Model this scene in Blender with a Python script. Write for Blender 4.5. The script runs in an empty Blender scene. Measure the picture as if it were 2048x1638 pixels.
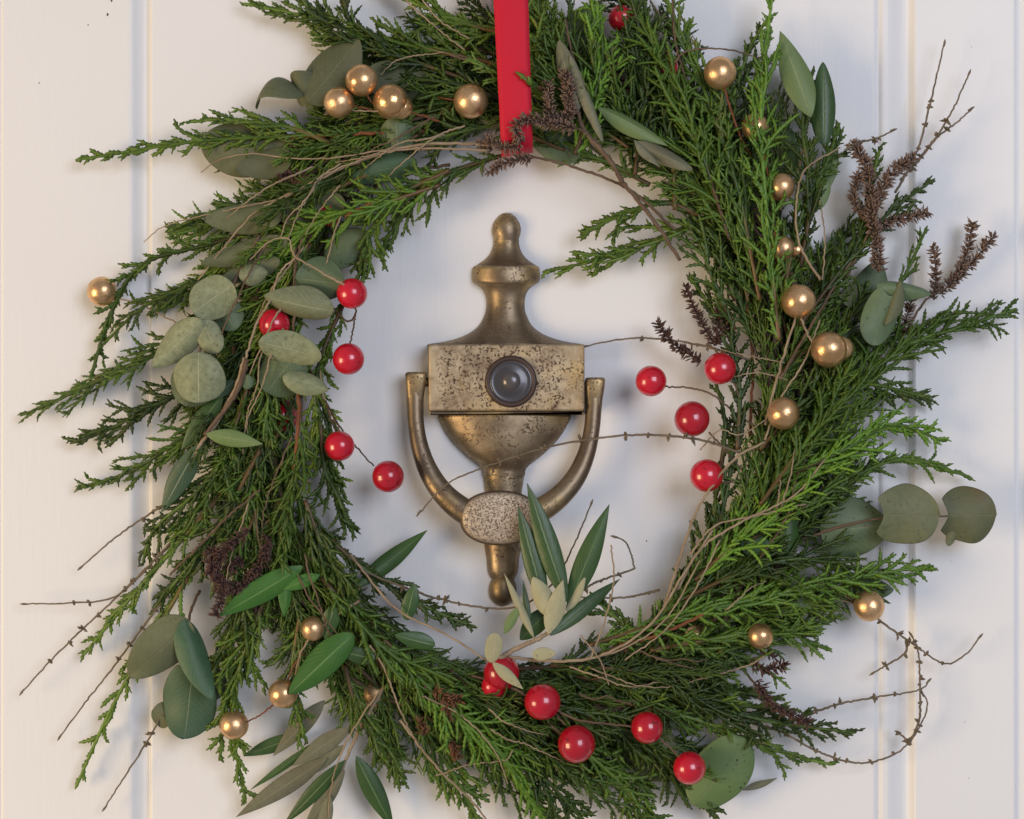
import bpy, math, random
import numpy as np
from mathutils import Matrix, Vector

random.seed(7)
RNG = np.random.default_rng(7)
K = 0.00025            # one photo pixel at the door plane, in metres
DIST = 0.95            # camera to door

# ------------------------------------------------------------------ camera, world, lamps, exposure
scn = bpy.context.scene
COL = scn.collection
cam_d = bpy.data.cameras.new('camera'); cam = bpy.data.objects.new('camera', cam_d); COL.objects.link(cam)
cam.location = (0, -DIST, 0); cam.rotation_euler = (math.radians(90), 0, 0)
cam_d.sensor_fit = 'HORIZONTAL'; cam_d.sensor_width = 36
cam_d.lens = 36 * DIST / (2048 * K)
cam_d.clip_start = 0.01; cam_d.clip_end = 100
scn.camera = cam

w = bpy.data.worlds.new('World'); scn.world = w; w.use_nodes = True
bg = w.node_tree.nodes['Background']
bg.inputs['Color'].default_value = (0.88, 0.90, 1.0, 1); bg.inputs['Strength'].default_value = 0.22

def area_lamp(name, loc, target, size, power, color):
    d = bpy.data.lights.new(name, 'AREA'); d.shape = 'RECTANGLE'; d.size = size[0]; d.size_y = size[1]
    d.energy = power; d.color = color
    o = bpy.data.objects.new(name, d); COL.objects.link(o); o.location = loc
    o.rotation_euler = (Vector(target) - Vector(loc)).to_track_quat('-Z', 'Y').to_euler()
    return o
area_lamp('warm_hall_lamp', (-1.65, -1.15, -0.35), (0, 0, 0), (0.8, 0.8), 24.5, (1.0, 0.73, 0.42))
area_lamp('cool_window_light', (0.78, -1.75, 0.42), (0, 0, -0.1), (0.9, 0.9), 18, (0.80, 0.84, 1.0))

scn.view_settings.view_transform = 'Standard'; scn.view_settings.look = 'None'
scn.view_settings.exposure = 0.15; scn.view_settings.gamma = 1.0
scn.view_settings.use_curve_mapping = False
scn.cycles.max_bounces = 4; scn.cycles.diffuse_bounces = 2; scn.cycles.glossy_bounces = 3; scn.cycles.transmission_bounces = 3
scn.cycles.caustics_reflective = False; scn.cycles.caustics_refractive = False
scn.render.resolution_x = 1024; scn.render.resolution_y = 819

# ------------------------------------------------------------------ helpers
DS = 1.0               # depth scale (the wreath lies a little flatter)
def P(x, y, d=0.0):
    """photo pixel + depth in front of the door (in door-plane pixels) -> world point"""
    if d > 0: d = d * DS
    s = (DIST - d * K) / DIST
    return np.array([(x - 1024) * K * s, -d * K, (819 - y) * K * s])

def PP(pts):
    return np.array([P(*p) for p in pts])

def smooth(pts, n):
    """Catmull-Rom through pts (m,k), n samples uniform in arc length"""
    pts = np.asarray(pts, float)
    if len(pts) == 2:
        t = np.linspace(0, 1, n)[:, None]; return pts[0] * (1 - t) + pts[1] * t
    q = np.vstack([2 * pts[0] - pts[1], pts, 2 * pts[-1] - pts[-2]])
    out = []
    for i in range(1, len(q) - 2):
        t = np.linspace(0, 1, 12, endpoint=False)[:, None]
        a, b, c, d = q[i - 1], q[i], q[i + 1], q[i + 2]
        out.append(0.5 * ((2 * b) + (c - a) * t + (2 * a - 5 * b + 4 * c - d) * t**2 + (-a + 3 * b - 3 * c + d) * t**3))
    out.append(pts[-1:]); o = np.vstack(out)
    seg = np.linalg.norm(np.diff(o[:, :3], axis=0), axis=1); s = np.concatenate([[0], np.cumsum(seg)])
    u = np.linspace(0, s[-1], n)
    return np.stack([np.interp(u, s, o[:, j]) for j in range(o.shape[1])], 1)

def norm(v):
    return v / (np.linalg.norm(v, axis=-1, keepdims=True) + 1e-12)

class Acc:
    """collects tubes and faces for ONE mesh object"""
    def __init__(self):
        self.v = []; self.q = []; self.t = []; self.tone = []; self.n = 0
    def add(self, v, q=None, t=None, tone=1.0):
        v = np.asarray(v, float)
        self.v.append(v); self.tone.append(np.broadcast_to(np.asarray(tone, float), (len(v),)).copy())
        if q is not None and len(q): self.q.append(np.asarray(q, int) + self.n)
        if t is not None and len(t): self.t.append(np.asarray(t, int) + self.n)
        self.n += len(v)
    def tube(self, p, r, sides=5, nrm=None, flat=1.0, tone=1.0, alt=None):
        p = np.asarray(p, float); n = len(p); r = np.broadcast_to(np.asarray(r, float), (n,))
        tan = norm(np.gradient(p, axis=0))
        if nrm is None: nrm = np.array([0.03, -1.0, 0.05])
        s = np.cross(tan, nrm); bad = np.linalg.norm(s, axis=1) < 1e-3
        if bad.any(): s[bad] = np.cross(tan[bad], np.array([1.0, 0.1, 0.2]))
        s = norm(s); u = norm(np.cross(s, tan))
        a = np.arange(sides) * 2 * math.pi / sides
        ca = np.cos(a)[None, :, None]; sa = np.sin(a)[None, :, None]
        rr = r[:, None, None]
        ru = rr * flat if alt is None else (np.asarray(alt)[:, None, None] * flat)
        v = p[:, None, :] + rr * ca * s[:, None, :] + ru * sa * u[:, None, :]
        i = np.arange(n - 1)[:, None] * sides; j = np.arange(sides)[None, :]; j2 = (j + 1) % sides
        q = np.stack([i + j, i + j2, i + sides + j2, i + sides + j], -1).reshape(-1, 4)
        t0 = [[0, k + 1, k] for k in range(1, sides - 1)]
        b = (n - 1) * sides
        t1 = [[b, b + k, b + k + 1] for k in range(1, sides - 1)]
        tn = tone if np.ndim(tone) == 0 else np.repeat(np.asarray(tone), sides)
        self.add(v.reshape(-1, 3), q, t0 + t1, tn)
    def mesh(self, name, origin=None, smooth_shade=True):
        v = np.vstack(self.v)
        if origin is None: origin = v[0].copy()
        v = v - origin
        q = np.vstack(self.q) if self.q else np.zeros((0, 4), int)
        t = np.vstack(self.t) if self.t else np.zeros((0, 3), int)
        me = bpy.data.meshes.new(name)
        me.vertices.add(len(v)); me.vertices.foreach_set('co', v.astype(np.float32).ravel())
        loops = np.concatenate([q.ravel(), t.ravel()])
        starts = np.concatenate([np.arange(len(q)) * 4, len(q) * 4 + np.arange(len(t)) * 3])
        me.loops.add(len(loops)); me.loops.foreach_set('vertex_index', loops.astype(np.int32))
        me.polygons.add(len(starts)); me.polygons.foreach_set('loop_start', starts.astype(np.int32))
        at = me.attributes.new('tone', 'FLOAT', 'POINT'); at.data.foreach_set('value', np.concatenate(self.tone).astype(np.float32))
        me.update(calc_edges=True); me.validate()
        me.polygons.foreach_set('use_smooth', np.full(len(me.polygons), bool(smooth_shade)))
        return me, origin

WORLD_LOC = {}
def link(name, me, origin, mat, parent=None):
    o = bpy.data.objects.new(name, me); COL.objects.link(o)
    if me is not None and mat is not None and len(me.materials) == 0: me.materials.append(mat)
    WORLD_LOC[o.name] = np.array(origin, float)
    if parent is not None:
        o.parent = parent; o.location = Vector(origin - WORLD_LOC[parent.name])
    else:
        o.location = Vector(origin)
    return o
def build(name, acc, mat, parent=None, origin=None, smooth_shade=True):
    me, og = acc.mesh(name, origin, smooth_shade)
    return link(name, me, og, mat, parent)
def empty(name, loc):
    o = bpy.data.objects.new(name, None); COL.objects.link(o); o.location = Vector(loc)
    o.empty_display_size = 0.02; WORLD_LOC[o.name] = np.array(loc, float); return o
def tag(o, label=None, cat=None, group=None, kind=None):
    if label: o['label'] = label
    if cat: o['category'] = cat
    if group: o['group'] = group
    if kind: o['kind'] = kind

# ------------------------------------------------------------------ materials
class NT:
    def __init__(self, name):
        self.m = bpy.data.materials.new(name); self.m.use_nodes = True
        self.t = self.m.node_tree; self.b = self.t.nodes['Principled BSDF']
        self.out = self.t.nodes['Material Output']
    def n(self, kind, **kw):
        nd = self.t.nodes.new(kind)
        for k, v in kw.items():
            if hasattr(nd, k): setattr(nd, k, v)
            else: nd.inputs[k].default_value = v
        return nd
    def l(self, a, b): self.t.links.new(a, b)
    def coord(self, out='Object', loc_rand=True):
        tc = self.n('ShaderNodeTexCoord')
        if not loc_rand: return tc.outputs[out]
        oi = self.n('ShaderNodeObjectInfo'); ml = self.n('ShaderNodeMath', operation='MULTIPLY'); ml.inputs[1].default_value = 37.0
        self.l(oi.outputs['Random'], ml.inputs[0])
        ad = self.n('ShaderNodeVectorMath', operation='ADD'); self.l(tc.outputs[out], ad.inputs[0]); self.l(ml.outputs[0], ad.inputs[1])
        return ad.outputs[0]
    def noise(self, co, scale, detail=3, rough=0.55):
        nd = self.n('ShaderNodeTexNoise'); nd.inputs['Scale'].default_value = scale
        nd.inputs['Detail'].default_value = detail; nd.inputs['Roughness'].default_value = rough
        self.l(co, nd.inputs['Vector']); return nd.outputs['Fac']
    def ramp(self, fac, stops):
        nd = self.n('ShaderNodeValToRGB'); e = nd.color_ramp.elements
        e[0].position = stops[0][0]; e[0].color = (*stops[0][1], 1) if np.ndim(stops[0][1]) else (stops[0][1],) * 3 + (1,)
        e[1].position = stops[-1][0]; e[1].color = (*stops[-1][1], 1) if np.ndim(stops[-1][1]) else (stops[-1][1],) * 3 + (1,)
        for p, c in stops[1:-1]:
            x = e.new(p); x.color = (*c, 1) if np.ndim(c) else (c, c, c, 1)
        self.l(fac, nd.inputs['Fac']); return nd.outputs['Color']
    def mix(self, fac, a, b, mode='MIX'):
        nd = self.n('ShaderNodeMix', data_type='RGBA', blend_type=mode)
        for idx, val in ((0, fac), (6, a), (7, b)):
            if hasattr(val, 'is_output') or hasattr(val, 'links'): self.l(val, nd.inputs[idx])
            elif idx == 0: nd.inputs[0].default_value = val
            else: nd.inputs[idx].default_value = (*val, 1)
        return nd.outputs[2]
    def math(self, op, a, b=0.5):
        nd = self.n('ShaderNodeMath', operation=op)
        for i, val in enumerate((a, b)):
            if hasattr(val, 'links'): self.l(val, nd.inputs[i])
            else: nd.inputs[i].default_value = val
        return nd.outputs[0]
    def bump(self, h, strength=0.3, dist=0.0005):
        nd = self.n('ShaderNodeBump'); nd.inputs['Strength'].default_value = strength; nd.inputs['Distance'].default_value = dist
        self.l(h, nd.inputs['Height']); self.l(nd.outputs[0], self.b.inputs['Normal'])
    def attr(self, name, out='Fac'):
        nd = self.n('ShaderNodeAttribute', attribute_name=name); return nd.outputs[out]
    def rand(self):
        return self.n('ShaderNodeObjectInfo').outputs['Random']
    def base(self, c):
        if hasattr(c, 'links'): self.l(c, self.b.inputs['Base Color'])
        else: self.b.inputs['Base Color'].default_value = (*c, 1)
    def set(self, **kw):
        names = dict(rough='Roughness', metal='Metallic', spec='Specular IOR Level', coat='Coat Weight', coatr='Coat Roughness', sheen='Sheen Weight')
        for k, v in kw.items():
            s = self.b.inputs[names[k]]
            if hasattr(v, 'links'): self.l(v, s)
            else: s.default_value = v
        return self
    def translucent(self, color, amount):
        tr = self.n('ShaderNodeBsdfTranslucent')
        if hasattr(color, 'links'): self.l(color, tr.inputs['Color'])
        else: tr.inputs['Color'].default_value = (*color, 1)
        mx = self.n('ShaderNodeMixShader'); mx.inputs[0].default_value = amount
        self.l(self.b.outputs[0], mx.inputs[1]); self.l(tr.outputs[0], mx.inputs[2]); self.l(mx.outputs[0], self.out.inputs['Surface'])

M = {}
def mat_door():
    m = NT('door_paint'); co = m.coord(loc_rand=False)
    big = m.noise(co, 9, 3); fine = m.noise(co, 900, 2)
    c = m.mix(big, (0.80, 0.79, 0.762), (0.83, 0.825, 0.80))
    sp = m.noise(co, 260, 1); spk = m.ramp(sp, [(0.0, 0.0), (0.80, 0.0), (0.83, 1.0)])
    c = m.mix(m.math('MULTIPLY', spk, 0.35), c, (0.35, 0.30, 0.25))
    m.base(c); m.set(rough=0.48, spec=0.35)
    mp = m.n('ShaderNodeMapping'); mp.inputs['Scale'].default_value = (1, 1, 0.12); m.l(co, mp.inputs['Vector'])
    brush = m.noise(mp.outputs[0], 420, 3)
    m.bump(m.math('ADD', m.math('MULTIPLY', fine, 0.35), brush), 0.26, 0.0004)
    return m.m
def mat_cypress(name='cypress_green', fresh=0.0):
    m = NT(name); co = m.coord()
    n1 = m.noise(co, 60, 1); n2 = m.noise(co, 700, 0)
    dark = m.mix(m.rand(), (0.010, 0.026, 0.006), (0.023, 0.048, 0.008))
    lite = m.mix(m.rand(), (0.045, 0.094, 0.011), (0.100, 0.165, 0.017))
    leaf = m.mix(m.ramp(n1, [(0.3, 0.0), (0.7, 1.0)]), dark, lite)
    leaf = m.mix(m.math('MULTIPLY', n2, 0.35), leaf, (0.10, 0.18, 0.02))
    leaf = m.mix(m.ramp(m.noise(co, 105, 1), [(0.66, 0.0), (0.78, 0.75)]), leaf, (0.16, 0.13, 0.035))
    tone = m.attr('tone')
    young = m.ramp(tone, [(0.62, 0.0), (1.0, 1.0)])
    leaf = m.mix(m.math('MULTIPLY', young, 0.50), leaf, (0.145, 0.235, 0.026))
    if fresh: leaf = m.mix(fresh, leaf, (0.13, 0.265, 0.022))  # brighter green mixed in for chosen, mostly foreground sprays
    wood = m.mix(n1, (0.15, 0.062, 0.026), (0.10, 0.085, 0.028))
    c = m.mix(m.ramp(tone, [(0.05, 0.0), (0.30, 1.0)]), wood, leaf)
    hs = m.n('ShaderNodeHueSaturation'); m.l(c, hs.inputs['Color'])
    m.l(m.math('ADD', m.math('MULTIPLY', m.math('FRACT', m.math('MULTIPLY', m.rand(), 7.31), 0), 1.0), 0.52), hs.inputs['Value']); c = hs.outputs[0]
    m.base(c); m.set(rough=0.43, spec=0.42)
    m.translucent(c, 0.07)
    return m.m
def mat_leaf(name, face, other, rib, mott=0.5, rough=0.5, spec=0.4, speck=0.0, rib_w=0.07, brown=0.0, trans=0.10):
    """face / other: two tones blended by mottling; rib: midrib colour; uv: u along, v across (-1..1)"""
    m = NT(name); uv = m.attr('leaf_uv', 'Vector'); co = m.coord()
    sx = m.n('ShaderNodeSeparateXYZ'); m.l(uv, sx.inputs[0]); u, v = sx.outputs[0], sx.outputs[1]
    n1 = m.noise(co, 55, 4, 0.6); n2 = m.noise(co, 420, 3, 0.6)
    c = m.mix(m.ramp(n1, [(0.3, 0.0), (0.72, 1.0)]), face, other)
    hs = m.n('ShaderNodeHueSaturation'); m.l(c, hs.inputs['Color'])
    m.l(m.math('ADD', m.math('MULTIPLY', m.rand(), 0.35), 0.83), hs.inputs['Value'])
    c = hs.outputs[0]
    c = m.mix(m.math('MULTIPLY', m.ramp(n2, [(0.35, 0.0), (0.7, 1.0)]), 0.35 * mott), c, tuple(0.6 * a for a in face))
    av = m.math('ABSOLUTE', v, 0)
    # side veins running forward from the midrib
    ph = m.math('SUBTRACT', m.math('MULTIPLY', u, 70.0), m.math('MULTIPLY', av, 26.0))
    vein = m.ramp(m.math('SINE', ph, 0), [(0.90, 0.0), (1.0, 1.0)])
    c = m.mix(m.math('MULTIPLY', vein, 0.22), c, rib)
    mid = m.ramp(av, [(0.0, 1.0), (rib_w, 0.0)])
    c = m.mix(m.math('MULTIPLY', mid, 0.75), c, rib)
    if speck:
        sp = m.n('ShaderNodeTexVoronoi'); sp.inputs['Scale'].default_value = 340; m.l(co, sp.inputs['Vector'])
        gate = m.ramp(m.noise(co, 90, 1), [(0.45, 0.0), (0.6, 1.0)])
        spk = m.math('MULTIPLY', m.ramp(sp.outputs['Distance'], [(0.16, 1.0), (0.28, 0.0)]), gate)
        c = m.mix(m.math('MULTIPLY', spk, speck), c, (0.035, 0.022, 0.012))
    if brown:
        br = m.ramp(m.noise(co, 38, 3), [(0.52, 0.0), (0.72, 1.0)])
        c = m.mix(m.math('MULTIPLY', br, brown), c, (0.15, 0.095, 0.045))
    m.base(c); m.set(rough=rough, spec=spec)
    m.bump(m.math('ADD', m.math('MULTIPLY', mid, -0.9), m.math('ADD', m.math('MULTIPLY', vein, -0.2), m.math('MULTIPLY', n2, 0.5))), 0.4, 0.0005)
    m.translucent(c, trans)
    return m.m
def mat_twig(name, a, b, rough=0.75):
    m = NT(name); co = m.coord(); n1 = m.noise(co, 130, 4); n2 = m.noise(co, 900, 2)
    m.base(m.mix(m.ramp(n1, [(0.3, 0.0), (0.7, 1.0)]), a, b)); m.set(rough=rough, spec=0.2); m.bump(n2, 0.4, 0.0004); return m.m
def mat_flower(name, dark, pale):
    m = NT(name); co = m.coord(); n1 = m.noise(co, 500, 2)
    c = m.mix(m.attr('tone'), dark, pale)
    c = m.mix(m.math('MULTIPLY', n1, 0.6), c, dark); m.base(c); m.set(rough=0.85, spec=0.15); return m.m
def mat_red():
    m = NT('red_lacquer'); co = m.coord(); n1 = m.noise(co, 90, 3); n2 = m.noise(co, 420, 1)
    c = m.mix(n1, (0.46, 0.004, 0.018), (0.62, 0.010, 0.03))
    spk = m.ramp(n2, [(0.66, 0.0), (0.73, 1.0)])
    c = m.mix(m.math('MULTIPLY', spk, 0.65), c, (0.16, 0.004, 0.008))
    hs = m.n('ShaderNodeHueSaturation'); m.l(c, hs.inputs['Color']); m.l(m.math('ADD', m.math('MULTIPLY', m.rand(), 0.4), 0.72), hs.inputs['Value']); c = hs.outputs[0]
    m.base(c); m.set(rough=0.26, spec=0.5, coat=0.6, coatr=0.07); m.bump(m.math('ADD', m.noise(co, 150, 2), m.math('MULTIPLY', n2, 0.3)), 0.35, 0.0010); return m.m
def mat_gold():
    m = NT('gold_paint'); co = m.coord(); n1 = m.noise(co, 70, 4); n2 = m.noise(co, 500, 3)
    c = m.mix(m.ramp(n1, [(0.3, 0.0), (0.7, 1.0)]), (0.66, 0.38, 0.16), (0.84, 0.56, 0.31))
    c = m.mix(m.ramp(n2, [(0.62, 0.0), (0.75, 0.8)]), c, (0.33, 0.18, 0.06))
    m.base(c); m.set(metal=0.85, rough=m.ramp(n1, [(0.3, 0.22), (0.7, 0.44)])); m.bump(m.math('ADD', n2, m.math('MULTIPLY', m.noise(co, 130, 2), 3.0)), 0.30, 0.0005); return m.m
def mat_brass(name, pit=0.5, worn=0.5, darker=1.0, mask=None, radial=None, matte=0.0):
    m = NT(name); co = m.coord(loc_rand=False)
    n1 = m.noise(co, 30, 4, 0.6); n2 = m.noise(co, 210, 4, 0.65)
    wp = m.n('ShaderNodeVectorMath', operation='MULTIPLY_ADD'); ns = m.n('ShaderNodeTexNoise'); ns.inputs['Scale'].default_value = 160; m.l(co, ns.inputs['Vector'])
    m.l(ns.outputs['Color'], wp.inputs[0]); wp.inputs[1].default_value = (0.004,) * 3; m.l(co, wp.inputs[2])
    n3 = m.noise(wp.outputs[0], 1150 if mask else 800, 2, 0.6)
    pat = m.mix(m.ramp(n1, [(0.32, 0.0), (0.70, 1.0)]), tuple(darker * a for a in (0.150, 0.104, 0.068)), tuple(darker * a for a in (0.275, 0.203, 0.120)))
    pat = m.mix(m.math('MULTIPLY', m.ramp(m.math('ADD', m.math('MULTIPLY', n2, 0.45), m.math('MULTIPLY', m.noise(co, 70, 2), 0.55)), [(0.40, 0.0), (0.60, 1.0)]), worn), pat, (0.60, 0.50, 0.33))
    pat = m.mix(m.math('MULTIPLY', m.ramp(m.noise(co, 48, 3), [(0.52, 0.0), (0.68, 1.0)]), 0.55), pat, (0.56, 0.39, 0.15))
    gate = m.ramp(m.noise(co, 85, 2), [(0.50 - 0.14 * pit, 0.0), (0.66 - 0.14 * pit, 1.0)])
    if radial:
        ln = m.n('ShaderNodeVectorMath', operation='LENGTH'); m.l(co, ln.inputs[0])
        near = m.ramp(m.math('DIVIDE', ln.outputs['Value'], radial), [(0.28, 0.26), (0.95, 0.0)])
        gate = m.ramp(m.math('ADD', m.noise(co, 85, 2), near), [(0.50, 0.0), (0.66, 1.0)])
    th = 0.60 - 0.07 * pit
    pits = m.math('MULTIPLY', m.ramp(n3, [(th, 0.0), (th + 0.035, 1.0)]), gate)
    if mask:
        mk = m.attr('tone'); pits = m.math('MULTIPLY', m.ramp(n3, [(0.47, 0.0), (0.60, 0.85)]), mk)
        pat = m.mix(mk, (0.16, 0.108, 0.066), (0.58, 0.48, 0.36))
    c = m.mix(m.math('MULTIPLY', pits, 0.92), pat, (0.065, 0.040, 0.022))
    m.base(c)
    m.set(metal=m.math('SUBTRACT', 0.74, m.math('MULTIPLY', pits, 0.6)), rough=m.math('ADD', m.math('MULTIPLY', n1, 0.25), m.math('ADD', 0.30 + matte, m.math('MULTIPLY', pits, 0.3))))
    m.bump(m.math('SUBTRACT', m.math('MULTIPLY', n2, 0.30), m.math('MULTIPLY', pits, 0.9)), 0.45, 0.0006)
    return m.m
def mat_ribbon():
    m = NT('red_satin'); co = m.coord(loc_rand=False)
    n = m.noise(co, 40, 2); wv = m.n('ShaderNodeTexWave'); wv.bands_direction = 'Z'; wv.inputs['Scale'].default_value = 420; m.l(co, wv.inputs['Vector'])
    m.base(m.mix(n, (0.54, 0.009, 0.026), (0.61, 0.013, 0.036))); m.set(rough=0.62, spec=0.22, sheen=0.05); m.bump(wv.outputs['Fac'], 0.12, 0.0002); return m.m
def mat_plain(name, c, rough=0.4, metal=0.0, spec=0.5, coat=0.0):
    m = NT(name); co = m.coord(); n = m.noise(co, 200, 3)
    m.base(m.mix(n, tuple(0.8 * a for a in c), tuple(1.2 * a for a in c))); m.set(rough=rough, metal=metal, spec=spec, coat=coat, coatr=0.05); return m.m

M['door'] = mat_door(); M['cypress'] = mat_cypress(); M['cypress_fresh'] = mat_cypress('cypress_fresh', 0.5)
M['euc_pale'] = mat_leaf('eucalyptus_pale', (0.215, 0.245, 0.125), (0.315, 0.34, 0.195), (0.48, 0.49, 0.31), 1.7, 0.55, 0.35, 0.35, 0.035)
M['euc_mid'] = mat_leaf('eucalyptus_mid', (0.10, 0.16, 0.075), (0.15, 0.20, 0.10), (0.24, 0.28, 0.16), 0.7, 0.5, 0.4, 0.5, 0.03)
M['euc_blue'] = mat_leaf('eucalyptus_blue', (0.050, 0.115, 0.055), (0.080, 0.145, 0.072), (0.16, 0.22, 0.13), 0.5, 0.5, 0.4, 0.2, 0.03)
M['euc_olive'] = mat_leaf('eucalyptus_olive', (0.115, 0.13, 0.062), (0.16, 0.17, 0.09), (0.20, 0.20, 0.11), 0.6, 0.6, 0.3, 0.25, 0.03)
M['euc_brown'] = mat_leaf('eucalyptus_browned', (0.115, 0.14, 0.062), (0.17, 0.17, 0.085), (0.22, 0.19, 0.11), 0.8, 0.55, 0.35, 0.3, 0.03, 0.6)
M['euc_spot'] = mat_leaf('eucalyptus_spotted', (0.115, 0.20, 0.06), (0.155, 0.225, 0.08), (0.17, 0.22, 0.10), 0.5, 0.5, 0.4, 1.0, 0.025)
M['olive_top'] = mat_leaf('olive_leaf_top', (0.030, 0.082, 0.018), (0.050, 0.11, 0.024), (0.17, 0.25, 0.10), 0.5, 0.36, 0.5, 0.0, 0.10)
M['olive_bright'] = mat_leaf('olive_leaf_bright', (0.045, 0.155, 0.022), (0.065, 0.185, 0.03), (0.19, 0.32, 0.10), 0.4, 0.33, 0.5, 0.0, 0.09)
M['olive_light'] = mat_leaf('olive_leaf_light', (0.16, 0.24, 0.075), (0.20, 0.28, 0.10), (0.30, 0.36, 0.16), 0.5, 0.45, 0.4, 0.0, 0.09)
M['olive_blue'] = mat_leaf('olive_leaf_bluegreen', (0.038, 0.085, 0.040), (0.055, 0.105, 0.052), (0.22, 0.28, 0.18), 0.5, 0.42, 0.45, 0.0, 0.09)
M['olive_pale'] = mat_leaf('olive_leaf_underside', (0.38, 0.36, 0.20), (0.46, 0.44, 0.27), (0.52, 0.48, 0.28), 0.5, 0.65, 0.25, 0.3, 0.07)
M['olive_grey'] = mat_leaf('olive_leaf_grey', (0.16, 0.165, 0.095), (0.24, 0.235, 0.15), (0.32, 0.30, 0.19), 0.7, 0.65, 0.25, 0.2, 0.07, 0.25)
M['twig_tan'] = mat_twig('twig_tan', (0.37, 0.285, 0.18), (0.25, 0.18, 0.11))
M['twig_brown'] = mat_twig('twig_brown', (0.18, 0.12, 0.075), (0.10, 0.065, 0.042))
M['twig_red'] = mat_twig('twig_red', (0.24, 0.09, 0.038), (0.15, 0.055, 0.025))
M['thyme'] = mat_twig('thyme_stem', (0.22, 0.165, 0.11), (0.13, 0.105, 0.065))
M['wire'] = mat_twig('wire_brown', (0.10, 0.055, 0.035), (0.055, 0.035, 0.025), 0.5)
M['flower'] = mat_flower('dried_flower', (0.085, 0.050, 0.036), (0.40, 0.275, 0.20))
M['flower_dark'] = mat_flower('dried_flower_dark', (0.050, 0.028, 0.024), (0.21, 0.12, 0.095))
M['flower_orange'] = mat_flower('dried_flower_orange', (0.085, 0.035, 0.018), (0.33, 0.17, 0.09))
M['red'] = mat_red(); M['gold'] = mat_gold(); M['ribbon'] = mat_ribbon()
M['brass'] = mat_brass('aged_brass', 0.35, 0.15, 0.85); M['brass_plate'] = mat_brass('pitted_brass', 0.7, 0.75, 1.45, None, 0.045, 0.20); M['brass_oval'] = mat_brass('striker_brass', 1, 0.5, 1, True, None, 0.15); M['brass_bowl'] = mat_brass('bowl_brass', 0.6, 0.35)
M['brass_dark'] = mat_brass('dark_brass', 0.0, 0.15, 0.62)
M['rubber'] = mat_plain('viewer_ring', (0.05, 0.026, 0.017), 0.5); M['lens'] = mat_plain('viewer_glass', (0.045, 0.042, 0.046), 0.3, 0.0, 0.6, 0.25)
M['lens_in'] = mat_plain('viewer_core', (0.10, 0.088, 0.085), 0.28, 0.2, 0.6, 0.3)

# ------------------------------------------------------------------ the door (setting)
door = empty('door', (0, 0, -0.45)); tag(door, 'white painted board door behind the wreath', None, None, 'structure')
Y0, Y1 = -620, 2260
def board(profile):
    a = Acc(); pr = np.array(profile, float); n = len(pr)
    v = []
    for (x, d) in pr:
        for y in (Y0, Y1): v.append(((x - 1024) * K, -d * K, (819 - y) * K))
    q = [[2 * i, 2 * i + 1, 2 * i + 3, 2 * i + 2] for i in range(n - 1)]
    nb = len(v)
    for x in (pr[0, 0], pr[-1, 0]):            # thickness: back edge
        for y in (Y0, Y1): v.append(((x - 1024) * K, 0.04, (819 - y) * K))
    e = 2 * (n - 1)
    q += [[nb, nb + 1, 1, 0], [e, e + 1, nb + 3, nb + 2], [nb + 2, nb + 3, nb + 1, nb]]
    a.add(v, q); return build('door_board', a, M['door'], door, smooth_shade=False)
board([(-760, 0), (-8, 0), (-4, -3), (0, -6), (3, -3), (7, 0), (256, 0), (261, -0.6), (265, -2.2), (269, -4.8), (277, -11), (284, -16.4)])
board([(284, -16.4), (289, -19), (294, -20), (297, -14), (300, -6), (302, -1.5), (305, 0), (1746, 0), (1750, -1), (1752, -4), (1754, -6), (1756, -6.5)])
board([(1756, -6.5), (1759, -5.5), (1762, -2), (1766, 0), (1773, 0), (1777, -0.6), (1784, -3), (1794, -7.5), (1806, -13), (1815, -16), (1820, -15), (1825, -8), (1829, -2), (1832, 0), (2026, 0), (2030, -1), (2033, -5), (2040, -6), (2046, -5), (2060, 0), (2800, 0)])
def chip(x, y, r):
    a = Acc(); ang = np.linspace(0, 2 * math.pi, 7)[:-1]
    top = [P(x + r * 0.6 * math.cos(t) * random.uniform(.6, 1.1), y + r * math.sin(t) * random.uniform(.7, 1.2), 0.8) for t in ang]
    bot = [P(x + r * 0.75 * math.cos(t), y + 1.1 * r * math.sin(t), -0.5) for t in ang]
    v = top + bot; q = [[i, (i + 1) % 6, 6 + (i + 1) % 6, 6 + i] for i in range(6)]
    a.add(v, q, [[0, k + 1, k] for k in range(1, 5)]); build('dirt_speck', a, M['twig_brown'], door)
for c in ((215, 29, 3.5), (223, 1, 3), (78, 166, 1.6), (176, 50, 1.6), (1293, 1082, 2)): chip(*c)

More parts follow.
